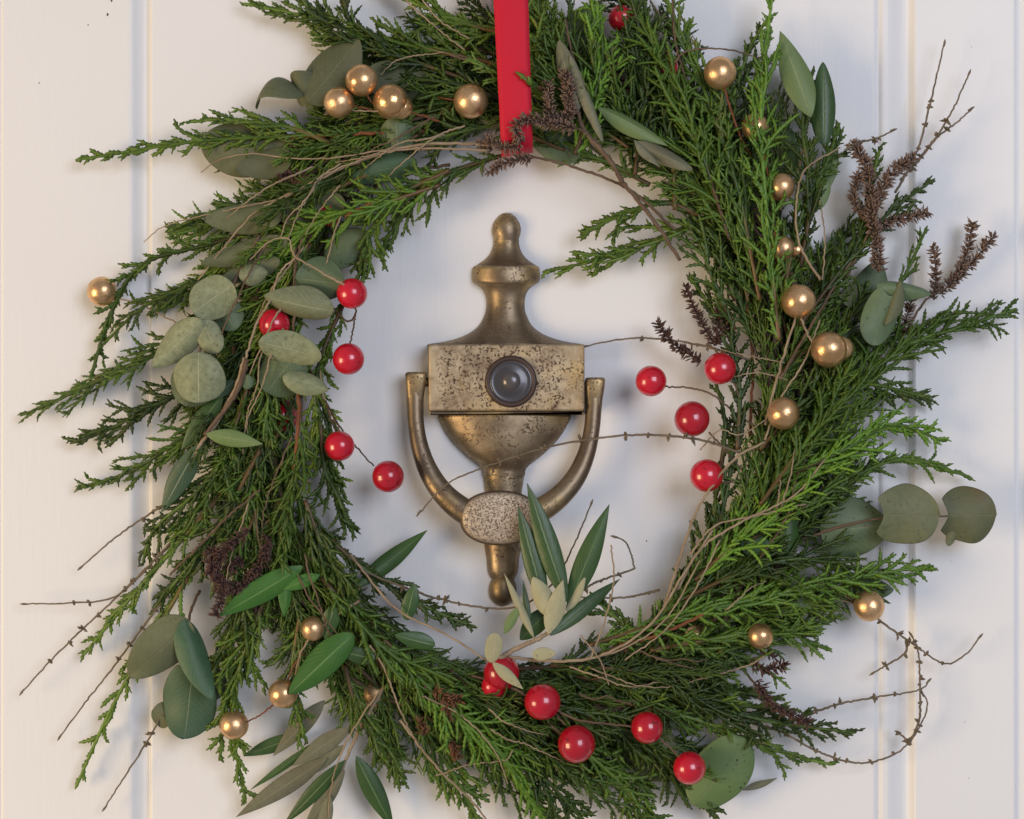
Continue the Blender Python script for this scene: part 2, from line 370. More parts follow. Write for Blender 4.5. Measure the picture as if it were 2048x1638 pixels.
# ------------------------------------------------------------------ brass knocker
knock = empty('door_knocker', P(1008, 1210, 0))
tag(knock, 'aged brass urn shaped door knocker with peephole, framed by the wreath', 'door knocker')
def cx_at(y): return 1013 - (y - 453) * 8.0 / 731.0
def dep(wd, cap=58.0, soft=46.0): return cap * (1 - math.exp(-wd / soft))
def relief(name, prof, mat, parent, cap=58, soft=46, na=28, base=0.0, power=2.0, sub=5):
    """half-round turned form standing on the door; prof: (y, half width) from top to bottom"""
    a = Acc(); pr = smooth(np.array([(0, y, wd) for y, wd in prof], float)[:, [1, 2]].repeat(1, 0) if False else np.array([(y, wd, 0) for y, wd in prof], float), len(prof) * sub)
    th = np.linspace(0, math.pi, na); v = []
    for y, wd, _ in pr:
        wd = max(wd, 0.4); dd = dep(wd, cap, soft); cx = cx_at(y)
        for t in th:
            ct, st = math.cos(t), math.sin(t)
            x = math.copysign(abs(ct) ** (2 / power), ct) * wd; d = abs(st) ** (2 / power) * dd
            v.append(P(cx - x, y, base + d))
    m_ = len(pr)
    q = [[i * na + j, (i + 1) * na + j, (i + 1) * na + j + 1, i * na + j + 1] for i in range(m_ - 1) for j in range(na - 1)]
    a.add(v, q); return build(name, a, mat, parent)
relief('top_finial', [(425, 1), (427, 9), (431, 15), (437, 20.5), (446, 26), (456, 28.7), (465, 28.6), (473, 26.6), (480, 24.4)], M['brass_bowl'], knock)
relief('upper_neck', [(480, 25.6), (483, 25.4), (490, 26), (500, 29), (510, 34.5), (519, 43), (526, 53), (532, 62)], M['brass'], knock)
relief('collar', [(531, 60), (533, 64.5), (537, 67), (545, 68), (556, 68), (562, 67), (566, 63.5), (567.5, 60)], M['brass_bowl'], knock, cap=64)
relief('lower_neck', [(567, 61), (570, 57), (575, 50), (583, 43.5), (594, 39.5), (608, 38), (622, 39.5), (635, 44), (648, 51), (660, 63), (670, 80), (678, 101), (684, 127), (687.5, 150), (689.5, 156)], M['brass'], knock)
# square plate, bevelled edges
def block(name, x0, x1, y0, y1, d0, d1, bev, mat, parent):
    a = Acc(); v = []
    loops = [(0, d0), (0, d1 - bev), (bev * 0.35, d1 - bev * 0.3), (bev, d1)]
    for ins, d in loops:
        for cx, cy, sx, sy in ((x0, y0, 1, 1), (x1, y0, -1, 1), (x1, y1, -1, -1), (x0, y1, 1, -1)):
            r = 4.0
            for k in range(4):
                t = k / 3 * math.pi / 2
                order = {(1, 1): (math.pi, 1.5 * math.pi), (-1, 1): (1.5 * math.pi, 2 * math.pi), (-1, -1): (0, .5 * math.pi), (1, -1): (.5 * math.pi, math.pi)}[(sx, sy)]
                ang = order[0] + t
                v.append(P(cx + sx * (r + ins) + r * math.cos(ang), cy + sy * (r + ins) + r * math.sin(ang), d))
    n = 16; q = []
    for L in range(len(loops) - 1):
        q += [[L * n + i, L * n + (i + 1) % n, (L + 1) * n + (i + 1) % n, (L + 1) * n + i] for i in range(n)]
    b = (len(loops) - 1) * n
    a.add(v, q, [[b, b + k, b + k + 1] for k in range(1, n - 1)])
    return build(name, a, mat, parent, P(1022, 763, d1), smooth_shade=False)
plate = block('square_plate', 857, 1169, 688.5, 822, 0, 70, 4, M['brass_plate'], knock)
block('plate_ledge', 858, 1168, 823, 830, 0, 66, 2.5, M['brass_dark'], knock)
relief('urn_bowl', [(829, 129), (832, 133), (838, 132), (850, 126), (868, 116), (886, 102), (902, 86), (917, 69), (929, 53), (936, 46), (941, 43.5), (946, 43), (952, 42)], M['brass_bowl'], knock, cap=62, soft=50)
relief('lower_stem', [(950, 40.5), (958, 40), (970, 38.5), (985, 36.5), (1010, 36), (1040, 37), (1085, 38), (1098, 36.5), (1115, 33), (1132, 31.5), (1143, 30), (1151, 27), (1157, 23.5)], M['brass_bowl'], knock, cap=40, soft=30)
relief('bottom_ball', [(1155, 19), (1159, 22), (1166, 25.5), (1176, 27.5), (1186, 27.5), (1196, 24.5), (1204, 18.5), (1209, 12), (1212, 5), (1213, 1)], M['brass_dark'], knock, cap=48, soft=30)
# swinging handle
def arm(acc, pts):
    s = smooth(np.array(pts, float), 40)
    p = np.array([P(x, y, d) for x, y, d, r in s]); acc.tube(p, s[:, 3] * K * 0.96, 18, flat=0.85)
ha = Acc()
arm(ha, [(831.5, 760, 46, 19), (830.5, 775, 47, 19.5), (830, 805, 50, 17.6), (832, 850, 56, 17), (840, 895, 62, 18), (857, 942, 69, 20.5), (885, 985, 76, 23), (922, 1018, 80, 26), (960, 1036, 82, 27)])
handle = build('swing_handle', ha, M['brass'], knock); 
hb = Acc()
arm(hb, [(1189.5, 772, 46, 18.4), (1188.5, 785, 47, 18.4), (1187, 815, 50, 17), (1184, 855, 56, 16.5), (1174, 903, 62, 18), (1154, 950, 69, 20.5), (1124, 988, 76, 22.5), (1086, 1017, 80, 25), (1040, 1036, 82, 27)])
build('handle_arm', hb, M['brass'], handle)
def arm_head(x0, x1, y0, y1, x0b, x1b):
    a = Acc(); v = []; n = 24; rows = [(y0, .80), (y0 + 2, .93), (y0 + 5, 1.0), (y0 + 18, 1.0), (y0 + 30, .96), (y1, .86)]
    for y, f in rows:
        t = (y - y0) / (y1 - y0); c = (x0 + x1) / 2 * (1 - t) + (x0b + x1b) / 2 * t; hw = ((x1 - x0) * (1 - t) + (x1b - x0b) * t) / 2 * f
        for k in range(n):
            an = k / n * 2 * math.pi; e = 0.5; ca, sa = math.cos(an), math.sin(an)
            v.append(P(c + hw * math.copysign(abs(ca) ** e, ca), y, 46 + hw * 0.95 * math.copysign(abs(sa) ** e, sa)))
    q = [[i * n + (j + 1) % n, i * n + j, (i + 1) * n + j, (i + 1) * n + (j + 1) % n] for i in range(len(rows) - 1) for j in range(n)]
    v.append(P((x0 + x1) / 2, y0 - .3, 46)); c0 = len(v) - 1
    a.add(v, q, [[c0, k, (k + 1) % n] for k in range(n)]); build('arm_head', a, M['brass'], handle)
arm_head(810, 854, 744, 800, 812, 849); arm_head(1170, 1211, 755, 810, 1170, 1206)
for (xa, xb, y) in ((836, 860, 764), (1166, 1186, 772)):
    pa = Acc(); pa.tube(PP([(xa, y, 46), (xb, y, 46)]), 9 * K, 14); build('pivot_pin', pa, M['brass_dark'], handle)
# oval striker boss: domed edge and flat pitted face
ov = Acc(); prof = [(0.0, 108), (0.45, 107.5), (0.80, 106), (0.90, 103), (0.96, 98), (1.0, 90), (0.99, 80), (0.94, 70), (0.85, 62)]
na = 40; v = []
for s, d in prof[1:]:
    for t in np.linspace(0, 2 * math.pi, na, endpoint=False):
        e = 2 / 2.25; ct, st = math.cos(t), math.sin(t)
        v.append(P(1000 + 81 * s * math.copysign(abs(ct) ** e, ct), 1036 + 55 * s * math.copysign(abs(st) ** e, st), d))
v.append(P(1000, 1036, 108)); c0 = len(v) - 1
q = [[L * na + (i + 1) % na, L * na + i, (L + 1) * na + i, (L + 1) * na + (i + 1) % na] for L in range(len(prof) - 2) for i in range(na)]
ov.add(v, q, [[c0, i, (i + 1) % na] for i in range(na)], [1.0 if s <= .90 else 0.0 for s, d in prof[1:] for _ in range(na)] + [1.0]); build('oval_striker', ov, M['brass_oval'], handle)
# peephole
def disc(name, cx, cy, prof, mat, parent, na=40):
    a = Acc(); v = []
    for r, d in prof:
        for t in np.linspace(0, 2 * math.pi, na, endpoint=False): v.append(P(cx + r * math.cos(t), cy + r * math.sin(t), d))
    n = len(prof)
    q = [[L * na + (i + 1) % na, L * na + i, (L + 1) * na + i, (L + 1) * na + (i + 1) % na] for L in range(n - 1) for i in range(na)]
    v.append(P(cx, cy, prof[0][1])); c = len(v) - 1
    a.add(v, q, [[c, i, (i + 1) % na] for i in range(na)]); return build(name, a, mat, parent)
ring = disc('peephole_ring', 1022, 763, [(30, 71), (40, 71.5), (42.5, 75), (46, 77), (50, 76), (52, 72), (52, 68)], M['rubber'], knock)
disc('lens_dish', 1022, 763, [(18, 77), (24, 76.2), (32, 74), (38, 74.2), (41.5, 75.5), (42.5, 73)], M['lens'], ring)
disc('lens', 1022, 762, [(3, 84), (8, 83.4), (13, 81.6), (16.5, 79), (18.5, 77)], M['lens_in'], ring)

# ------------------------------------------------------------------ the wreath
DS = 0.66
CX, CY, RX, RY = 1045, 800, 535, 625
wreath = empty('wreath', P(1045, 1440, 40))
tag(wreath, 'round evergreen wreath with red and gold berries hanging on the white door', 'wreath')

# twisted vine ring the greenery is tied to
ba = Acc()
for k in range(16):
    ph0 = random.uniform(0, 6.28); tw = random.choice((-1, 1)) * random.randint(2, 4); rr = random.uniform(15, 48); pts = []
    for i in range(121):
        f = i / 120 * 2 * math.pi; a_ = tw * f + ph0
        ro = 1 + rr * math.cos(a_) / 580
        pts.append(P(CX + RX * 1.02 * ro * math.cos(f), CY - RY * 1.02 * ro * math.sin(f), 72 + rr * 0.75 * math.sin(a_)))
    ba.tube(np.array(pts), random.uniform(3.5, 6) * K, 5)
build('vine_ring', ba, M['twig_brown'], wreath)

def scaly(acc, p0, dr, L, r, nrm, bend, tone0, tone1):
    """one scale-leaved shoot of length L (m)"""
    ns = max(2, int(L / (7.6 * K))); m_ = ns * 2
    s = np.empty(m_); s[0::2] = np.arange(ns) / ns; s[1::2] = (np.arange(ns) + 0.86) / ns
    side = np.cross(dr, nrm)
    p = p0 + np.outer(s * L, dr) + np.outer((s ** 2) * L * bend, side) + np.outer((s ** 2) * L * random.uniform(-.18, .18), nrm)
    rad = np.empty(m_); alt = np.empty(m_)
    ta = 1 - 0.42 * s[0::2] ** 2
    rad[0::2] = 0.70; rad[1::2] = 1.20; alt[0::2] = 1.0; alt[1::2] = 0.72
    jit = RNG.uniform(.86, 1.14, ns).repeat(2)
    tt = np.repeat(ta, 2)
    rad *= r * tt * jit; alt *= r * tt * jit
    rad[-1] = r * 0.32; alt[-1] = r * 0.32
    acc.tube(p, rad, 4, nrm, 0.72, tone0 + (tone1 - tone0) * s, alt)

def sprig_mesh(acc, path, side, nrm, dens=1.0, bare=0.0, r=4.6, ang=(12, 33), stem_acc=None, wood=0.35, sub=1.0):
    """path (n,3) main stem in metres; side: longest side shoot in px"""
    n = len(path); seg = np.linalg.norm(np.diff(path, axis=0), axis=1); S = np.concatenate([[0], np.cumsum(seg)]); L = S[-1]
    tan = norm(np.gradient(path, axis=0))
    at = lambda s: np.array([np.interp(s, S, path[:, j]) for j in range(3)])
    td = lambda s: norm(np.array([np.interp(s, S, tan[:, j]) for j in range(3)]))
    # main stem: woody at the base, scaly towards the tip
    ns = max(10, int(L / (8 * K))); s = np.linspace(0, L, ns); f = s / L
    rad = (r * 0.95 * (1 - 0.35 * f)) * K * (1 + 0.16 * ((np.arange(ns) % 2) * 2 - 1) * (f > wood)); rad[-1] *= 0.35
    tone = np.clip((f - wood * 0.6) / max(wood, .05), 0, 1) * 0.62 + 0.35 * f
    (stem_acc or acc).tube(np.stack([np.interp(s, S, path[:, j]) for j in range(3)], 1), rad, 5, nrm, 0.85, tone)
    s = bare * L + random.uniform(0, 12) * K; sg = random.choice((-1, 1))
    while s < L * 0.985:
        f = s / L
        env = (0.45 + 1.1 * min(1, f * 2.2)) * (1 - f) ** 0.75 + 0.16
        l1 = side * 1.3 * K * min(1.0, env) * random.uniform(.55, 1.2)
        a_ = math.radians(random.uniform(*ang)) * sg
        d0 = td(s); sd = norm(np.cross(d0, nrm)); tl = random.uniform(-.25, .25)
        dr = norm(d0 * math.cos(a_) + sd * math.sin(a_) + nrm * tl)
        bend = -sg * random.uniform(.05, .35) * -1 * (1 if random.random() < .3 else -1)
        p0 = at(s); rr = r * K * random.uniform(.78, .95)
        scaly(acc, p0, dr, l1, rr, nrm, bend, 0.42 + .25 * f, 0.75 + .25 * f)
        # second order shoots
        u = random.uniform(10, 16) * K; s2 = random.choice((-1, 1)); side1 = np.cross(dr, nrm)
        while u < l1 * 0.93:
            g = u / l1
            l2 = min(side * K * 0.52, (l1 - u) * 0.8 + 11 * K) * random.uniform(.4, 1.15) * sub
            if l2 > 8 * K:
                b_ = math.radians(random.uniform(18, 42)) * s2
                dloc = norm(dr + 2 * g * bend * side1)
                d2 = norm(dloc * math.cos(b_) + np.cross(dloc, nrm) * math.sin(b_) + nrm * random.uniform(-.22, .22))
                p2 = p0 + dr * u + side1 * (g * g * l1 * bend)
                scaly(acc, p2, d2, l2, rr * random.uniform(.70, .88), nrm, random.uniform(-.35, .35), 0.55 + .2 * g, 0.85 + .15 * g)
            s2 = -s2; u += random.uniform(11.5, 21) * K
        sg = -sg; s += random.uniform(12, 21) * K / dens

# --- prototypes for the dense body, shared by copies
protos = []
for k in range(14):
    Lp = random.uniform(310, 450); c = random.uniform(-.22, .10)
    t = np.linspace(0, 1, 24)
    path = np.stack([t * Lp * K, np.sin(t * 3 + k) * 6 * K - 26 * K * t * random.uniform(-.4, 1), c * Lp * K * t ** 2], 1)
    a = Acc(); sprig_mesh(a, path, random.uniform(75, 120), np.array([0, -1.0, 0.0]), 0.95, 0.06, random.uniform(4.3, 5.2), wood=.14)
    me, og = a.mesh('cypress_sprig', np.zeros(3)); me.materials.append(M['cypress']); protos.append(me)

def fill(phi, rad, dev, depth, sc, roll, pitch):
    th = math.radians(phi)
    x = CX + RX * rad * math.cos(th); y = CY - RY * rad * math.sin(th)
    tx, ty = -RX * math.sin(th), -RY * math.cos(th)                # counter-clockwise tangent, image axes
    a = math.atan2(-ty, tx) - math.radians(dev)                   # dev > 0 turns outwards
    og = P(x, y, depth)
    o = bpy.data.objects.new('cypress_sprig', random.choice(protos)); COL.objects.link(o); o.parent = wreath
    R = Matrix.Rotation(-a, 4, 'Y') @ Matrix.Rotation(pitch, 4, 'Z') @ Matrix.Rotation(roll, 4, 'X')
    o.matrix_local = Matrix.Translation(Vector(og - WORLD_LOC[wreath.name])) @ R @ Matrix.Diagonal((sc, sc, sc * random.choice((-1, 1)), 1))
for i in range(148):
    phi = i * 360 / 148 + random.uniform(-4, 4)
    lay = i % 4
    rad = (0.90, 0.97, 1.02, 0.93)[lay] + random.uniform(-.045, .045)
    dev = (4, 11, 20, -3)[lay] + random.uniform(-9, 11)
    depth = (55, 105, 60, 140)[lay] + random.uniform(-25, 25)
    fill(phi, rad, dev, depth, random.uniform(.70, .98) * (0.85 if lay in (0, 3) else .92), random.uniform(-.7, .7), random.uniform(-.12, .10))

for i in range(38):
    fill(i * 360 / 38 + random.uniform(-4, 4), random.uniform(.90, 1.06), random.uniform(-8, 18), random.uniform(18, 50), random.uniform(.65, .85), random.uniform(-.6, .6), random.uniform(-.05, .05))

# --- sprigs placed where the photograph shows them: points (x, y, depth), longest side shoot, options
SPR = [
 ([(1000,130,130),(800,85,130),(640,38,100),(485,10,70)], 74, {}),
 ([(960,170,150),(820,118,150),(700,62,120),(570,-15,90)], 78, {}),
 ([(850,262,120),(600,272,140),(380,286,110),(150,316,70)], 52, dict(wood=.5, bare=.15)),
 ([(660,285,150),(540,245,150),(375,243,100)], 46, {}),
 ([(780,330,150),(620,395,150),(470,412,110),(330,466,70)], 54, {}),
 ([(880,370,170),(740,415,200),(620,455,190),(520,560,150)], 82, dict(fresh=1, wood=.3)),
 ([(600,430,110),(440,482,120),(290,525,90),(225,620,70),(178,770,60)], 40, dict(dens=.9)),
 ([(560,520,100),(420,560,110),(290,612,90),(200,690,60)], 56, {}),
 ([(540,610,120),(350,690,130),(200,762,90),(40,828,50)], 76, {}),
 ([(520,720,110),(350,790,130),(225,858,90),(140,884,60)], 68, {}),
 ([(520,800,120),(370,872,130),(265,940,90),(160,980,50)], 64, {}),
 ([(480,880,130),(390,985,150),(310,1060,110),(285,1120,80)], 58, {}),
 ([(450,980,110),(350,1095,130),(255,1205,90),(162,1312,50)], 54, {}),
 ([(420,1080,100),(310,1265,100),(230,1405,70),(150,1578,40)], 46, dict(dens=.75, sub=.8)),
 ([(602,740,190),(597,890,215),(575,1010,205),(538,1165,170)], 92, dict(fresh=1, wood=.5, bare=.22)),
 ([(610,1000,200),(640,1080,210),(690,1170,200),(720,1240,170)], 80, {}),
 ([(640,840,150),(655,960,150),(705,1060,110)], 70, {}),
 ([(620,760,120),(660,850,120),(665,960,100)], 56, {}),
 ([(570,1100,140),(505,1260,150),(462,1420,120),(492,1605,70)], 70, {}),
 ([(540,1180,130),(480,1330,130),(450,1430,110),(440,1525,80)], 52, {}),
 ([(600,1230,150),(585,1350,150),(610,1480,100)], 74, {}),
 ([(520,1010,150),(480,1110,170),(460,1260,140),(430,1340,100)], 66, {}),
 ([(620,1040,130),(720,1130,130),(840,1210,110),(955,1252,80)], 60, {}),
 ([(640,1150,190),(760,1290,205),(870,1370,190),(965,1405,160)], 84, dict(fresh=1, wood=.25)),
 ([(690,1330,150),(725,1440,140),(815,1560,80)], 74, {}),
 ([(760,1270,180),(900,1420,205),(1015,1525,190),(1085,1640,150)], 84, dict(fresh=1, wood=.25)),
 ([(850,1430,140),(990,1530,140),(1130,1650,90)], 80, {}),
 ([(900,1340,160),(1050,1470,170),(1150,1555,140),(1310,1665,90)], 84, {}),
 ([(800,1380,120),(870,1490,120),(960,1640,80)], 80, {}),
 ([(980,1390,150),(1150,1420,170),(1300,1500,130),(1440,1642,80)], 84, {}),
 ([(1100,1330,150),(1300,1350,170),(1480,1430,130),(1712,1462,80)], 76, {}),
 ([(1230,1400,130),(1390,1440,130),(1520,1490,100),(1668,1528,60)], 58, {}),
 ([(1060,1330,130),(1230,1370,150),(1400,1400,130),(1590,1420,80)], 70, {}),
 ([(1180,1290,200),(1400,1222,205),(1620,1175,160),(1868,1130,90)], 84, dict(fresh=1, wood=.32)),
 ([(1300,1300,170),(1450,1275,170),(1560,1262,120),(1660,1298,70)], 70, {}),
 ([(1340,1210,170),(1500,1140,185),(1640,1120,150),(1770,1190,90)], 78, {}),
 ([(1390,1160,180),(1530,1030,200),(1640,935,170),(1745,880,120)], 88, dict(fresh=1)),
 ([(1520,1010,190),(1640,850,215),(1800,700,160),(2034,614,80)], 96, dict(fresh=1, wood=.2)),
 ([(1560,960,170),(1690,900,180),(1790,850,120),(1893,880,80)], 66, dict(fresh=1)),
 ([(1500,1080,160),(1660,985,170),(1800,920,110),(1942,950,60)], 62, {}),
 ([(1520,900,150),(1600,810,170),(1700,760,140),(1862,795,70)], 86, {}),
 ([(1550,760,130),(1620,700,150),(1720,690,130),(1850,660,80)], 70, {}),
 ([(1558,680,190),(1535,450,215),(1522,210,180),(1545,-10,120)], 66, dict(fresh=1, wood=.2)),
 ([(1520,600,160),(1470,360,180),(1400,160,150),(1325,-30,100)], 84, {}),
 ([(1460,480,180),(1400,300,205),(1325,130,180),(1245,-40,130)], 88, dict(fresh=1)),
 ([(1480,520,130),(1450,300,130),(1490,120,100),(1530,40,80)], 60, {}),
 ([(1600,650,150),(1690,530,150),(1770,430,110),(1868,360,60)], 58, {}),
 ([(1600,540,160),(1622,390,170),(1605,250,140),(1628,128,90)], 62, {}),
 ([(1640,620,130),(1720,480,130),(1740,380,90),(1760,290,60)], 50, {}),
 ([(1730,660,120),(1800,570,120),(1855,448,70)], 40, {}),
 ([(1560,620,150),(1600,440,160),(1650,330,120),(1680,250,80)], 64, {}),
 ([(1470,600,130),(1400,460,130),(1260,500,110),(1085,545,85)], 78, dict(dens=.7, sub=.85)),
 ([(1400,430,150),(1310,405,140),(1162,472,100)], 52, dict(dens=.8)),
 ([(1470,660,140),(1420,540,150),(1375,420,120)], 74, {}),
 ([(1480,720,120),(1440,640,120),(1380,560,90)], 50, dict(dens=.8)),
 ([(1150,310,190),(1185,205,205),(1205,90,190),(1170,-30,150)], 70, dict(fresh=1)),
 ([(1270,350,150),(1285,210,160),(1275,70,140),(1215,-40,100)], 84, {}),
 ([(1350,420,150),(1340,260,160),(1300,120,140),(1290,0,110)], 80, {}),
 ([(1110,210,120),(1055,100,130),(1015,-20,100)], 80, {}),
 ([(1010,200,170),(900,165,180),(790,165,140),(700,210,110)], 66, {}),
 ([(1020,70,140),(900,35,140),(780,-25,100)], 84, {}),
 ([(1000,110,110),(880,90,110),(740,100,80),(620,60,60)], 80, {}),
 ([(950,1440,140),(1080,1550,140),(1200,1670,90)], 80, {}),
 ([(1060,1420,150),(1200,1530,140),(1340,1670,90)], 76, {}),
 ([(1250,1305,150),(1340,1210,150),(1405,1090,140),(1440,960,100)], 58, {}),
 ([(1200,1310,170),(1320,1245,170),(1400,1140,160),(1452,1030,130)], 64, {}),
 ([(1420,1100,150),(1455,980,150),(1468,850,110)], 56, {}),
 ([(1475,900,150),(1478,760,150),(1450,640,110)], 60, {}),
 ([(690,600,130),(635,740,140),(640,880,130),(692,1000,100)], 62, {}),
 ([(500,760,150),(460,880,160),(400,1000,130),(330,1080,90)], 70, dict(fresh=1)),
 ([(520,900,150),(450,1030,160),(380,1130,130),(300,1230,80)], 66, {}),
 ([(560,1000,170),(520,1130,180),(470,1260,150),(400,1400,90)], 70, {}),
 ([(1085,178,235),(1058,166,284),(1030,140,288)], 16, dict(dens=.6)),
 ([(1010,310,140),(890,350,150),(810,420,130),(762,512,90)], 70, {}),
 ([(900,340,170),(790,395,180),(740,470,150),(715,560,110)], 76, {}),
 ([(1130,300,120),(1000,255,120),(880,275,130),(760,310,110)], 66, {}),
 ([(1300,370,120),(1200,320,120),(1100,290,110)], 50, {}),
 ([(660,560,110),(590,640,110),(560,760,110),(540,860,100)], 74, {}),
 ([(560,860,130),(500,960,140),(470,1080,120)], 76, {}),
 ([(1480,1000,120),(1440,1100,120),(1390,1200,110)], 60, {}),
 ([(1320,1290,130),(1240,1240,130),(1180,1190,100)], 44, {}),
 ([(1440,950,120),(1450,850,120),(1430,760,90)], 40, dict(dens=.7)),
 ([(1000,1340,140),(1180,1330,150),(1340,1310,140),(1500,1330,100)], 66, {}),
]
for pts, side, kw in SPR:
    fresh = kw.pop('fresh', 0)
    pw = smooth(np.array([P(*p) for p in pts]), 40)
    wob = np.sin(np.linspace(0, random.uniform(5, 9), 40) + random.uniform(0, 6)) * 4 * K
    pw[:, 2] += wob * np.linspace(0, 1, 40)
    rl = random.uniform(-.65, .65); td = norm(pw[-1] - pw[0]); f = np.array([0, -1.0, 0]); f = norm(f - td * f.dot(td))
    nrm = norm(f * math.cos(rl) + np.cross(td, f) * math.sin(rl))
    a = Acc(); st = Acc(); sprig_mesh(a, pw, side, nrm, stem_acc=st, r=random.uniform(4.8, 5.7), **kw)
    cm = M['cypress_fresh' if fresh else 'cypress']
    o = build('cypress_sprig', a, cm, wreath, pw[0])
    build('stem', st, cm, o, pw[0])

# --- leaves
def leaf_mesh(base, tip, width, kind, roll, cup, bend, wave, nu=14, nv=8, nar=0.0):
    """base / tip world points; width in metres (as seen); returns verts, quads, uv"""
    ax = tip - base; L = np.linalg.norm(ax); ax = ax / L
    f = np.array([0, -1.0, 0]); f = norm(f - ax * f.dot(ax)); s = np.cross(ax, f)
    s2 = s * math.cos(roll) + f * math.sin(roll); f2 = np.cross(s2, ax)
    if f2[1] > 0: f2 = -f2
    wt = width / max(.3, abs(math.cos(roll)))
    V = []; UV = []; ph = random.uniform(0, 6)
    for i in range(nu + 1):
        u = (1 - math.cos(math.pi * i / nu)) / 2
        if kind == 'round': wu = max(0.0, 1 - abs(2 * u - 1) ** 2.15) ** 0.5 * (1.0 + 0.06 * math.sin(3 * u + ph))
        elif kind == 'egg': wu = max(0.0, math.sin(math.pi * u ** 0.78)) ** 0.62
        elif kind == 'heart': wu = max(0.0, 1 - (abs(u - .44) / (.56 if u > .44 else .50)) ** 2.1) ** (0.5 if u > .44 else 0.42)
        elif kind == 'strap': wu = max(0.0, math.sin(math.pi * u ** 0.9)) ** 0.55
        else: wu = max(0.0, math.sin(math.pi * u ** 0.85)) ** 0.92 * (1 - 0.10 * u)
        for j in range(nv + 1):
            vv = j / nv * 2 - 1
            notch = 0.0
            if kind == 'heart' : notch = -0.13 * L * (abs(vv) ** 1.3) * max(0, 1 - u * 3.5)
            off = vv * wu * wt / 2 * (1 + 0.045 * math.sin(7 * u + ph) * (1 if vv > 0 else -.7))
            dz = -cup * (vv * wu) ** 2 * wt + bend * L * (4 * u * (1 - u)) + wave * wt * math.sin(6.0 * u + ph + (1.5 if vv > 0 else 0)) * abs(vv) * .5
            V.append(base + ax * (u * L + notch) + s2 * off + f2 * dz); UV.append((u, vv, 0))
    q = [[i * (nv + 1) + j, i * (nv + 1) + j + 1, (i + 1) * (nv + 1) + j + 1, (i + 1) * (nv + 1) + j] for i in range(nu) for j in range(nv)]
    return np.array(V), q, np.array(UV)
def leaf(parent, mat, b, t, wpx, kind='lance', roll=0.0, cup=0.12, bend=0.03, wave=0.03, petiole=0, db=150, dt=None, twist=None):
    """b, t = (x, y) or (x, y, depth) px"""
    dt = db if dt is None else dt
    B = P(b[0], b[1], b[2] if len(b) > 2 else db); T = P(t[0], t[1], t[2] if len(t) > 2 else dt)
    dep_ = DIST - 0.5 * (-(B[1] + T[1])); V, q, UV = leaf_mesh(B, T, wpx * K * dep_ / DIST, kind, roll, cup, bend, wave)
    me = bpy.data.meshes.new('leaf'); me.from_pydata((V - B).tolist(), [], q)
    at = me.attributes.new('leaf_uv', 'FLOAT_VECTOR', 'POINT'); at.data.foreach_set('vector', UV.astype(np.float32).ravel())
    me.polygons.foreach_set('use_smooth', np.ones(len(me.polygons), bool)); me.materials.append(M[mat])
    o = link('leaf', me, B, None, parent)
    so = o.modifiers.new('thickness', 'SOLIDIFY'); so.thickness = 0.00035; so.offset = 0
    ss = o.modifiers.new('round', 'SUBSURF'); ss.levels = 1; ss.render_levels = 1
    return o
def stem(name, pts, r0, r1, mat, parent, knots=0.12, n=None, sides=7):
    pw = smooth(np.array([P(*p) for p in pts]), n or max(12, len(pts) * 9))
    m_ = len(pw); r = np.linspace(r0, r1, m_) * K * (1 + knots * RNG.uniform(-1, 1, m_))
    pw[1:-1] += RNG.normal(0, 0.7 * K, (m_ - 2, 3))
    a = Acc(); a.tube(pw, r, sides); return build(name, a, mat, parent, pw[0])

def euc(stem_pts, leaves, label=None, r=(3.5, 2.2), mat='twig_brown'):
    stem_pts = [(x, y, max(20, d - 26)) for x, y, d in stem_pts]
    s = stem('eucalyptus_sprig', stem_pts, r[0], r[1], M[mat], wreath)
    if label: s['label'] = label
    for lf in leaves:
        kw = lf[5] if len(lf) > 5 else {}
        kw['cup'] = kw.get('cup', .12) * 1.7; kw.setdefault('wave', random.uniform(.06, .14)); kw.setdefault('bend', random.uniform(-.05, .08))
        leaf(s, lf[0], lf[1], lf[2], lf[3], lf[4], **kw)
    return s
# left cluster, pale discs
euc([(520,470,190),(470,560,215),(420,640,220),(400,700,225),(392,760,222)], [
 ('euc_pale',(466,568,225),(386,625,232),92,'round',dict(cup=.10,roll=.15)),
 ('euc_pale',(404,640,232),(306,735,215),66,'egg',dict(cup=.2,roll=.1)),
 ('euc_pale',(402,640,222),(436,706,215),56,'round',dict(cup=.1)),
 ('euc_mid',(395,725,212),(372,812,205),88,'round',dict(cup=.1)),
 ('euc_pale',(397,704,238),(397,806,240),104,'round',dict(cup=.10,bend=.02)),
 ('euc_pale',(478,552,205),(535,545,200),46,'egg',dict(cup=.2)),
 ('euc_mid',(440,600,190),(470,660,180),60,'round',{}),
], 'eucalyptus sprig with pale round leaves on the left of the wreath')
euc([(590,470,190),(592,560,215),(588,640,228),(580,720,228),(572,770,220)], [
 ('euc_mid',(690,570,215),(590,556,215),86,'round',dict(cup=.15,roll=.3)),
 ('euc_pale',(668,622,228),(528,592,232),66,'egg',dict(cup=.22,roll=.35)),
 ('euc_pale',(643,716,240),(517,684,244),66,'round',dict(cup=.12,roll=.25)),
 ('euc_mid',(600,700,215),(532,785,205),96,'round',dict(cup=.12)),
 ('euc_pale',(566,752,240),(656,780,242),48,'egg',dict(cup=.15,roll=.3)),
 ('euc_mid',(495,750,220),(494,778,222),26,'round',{}),
], 'eucalyptus sprig with speckled pale leaves by the inner left edge')
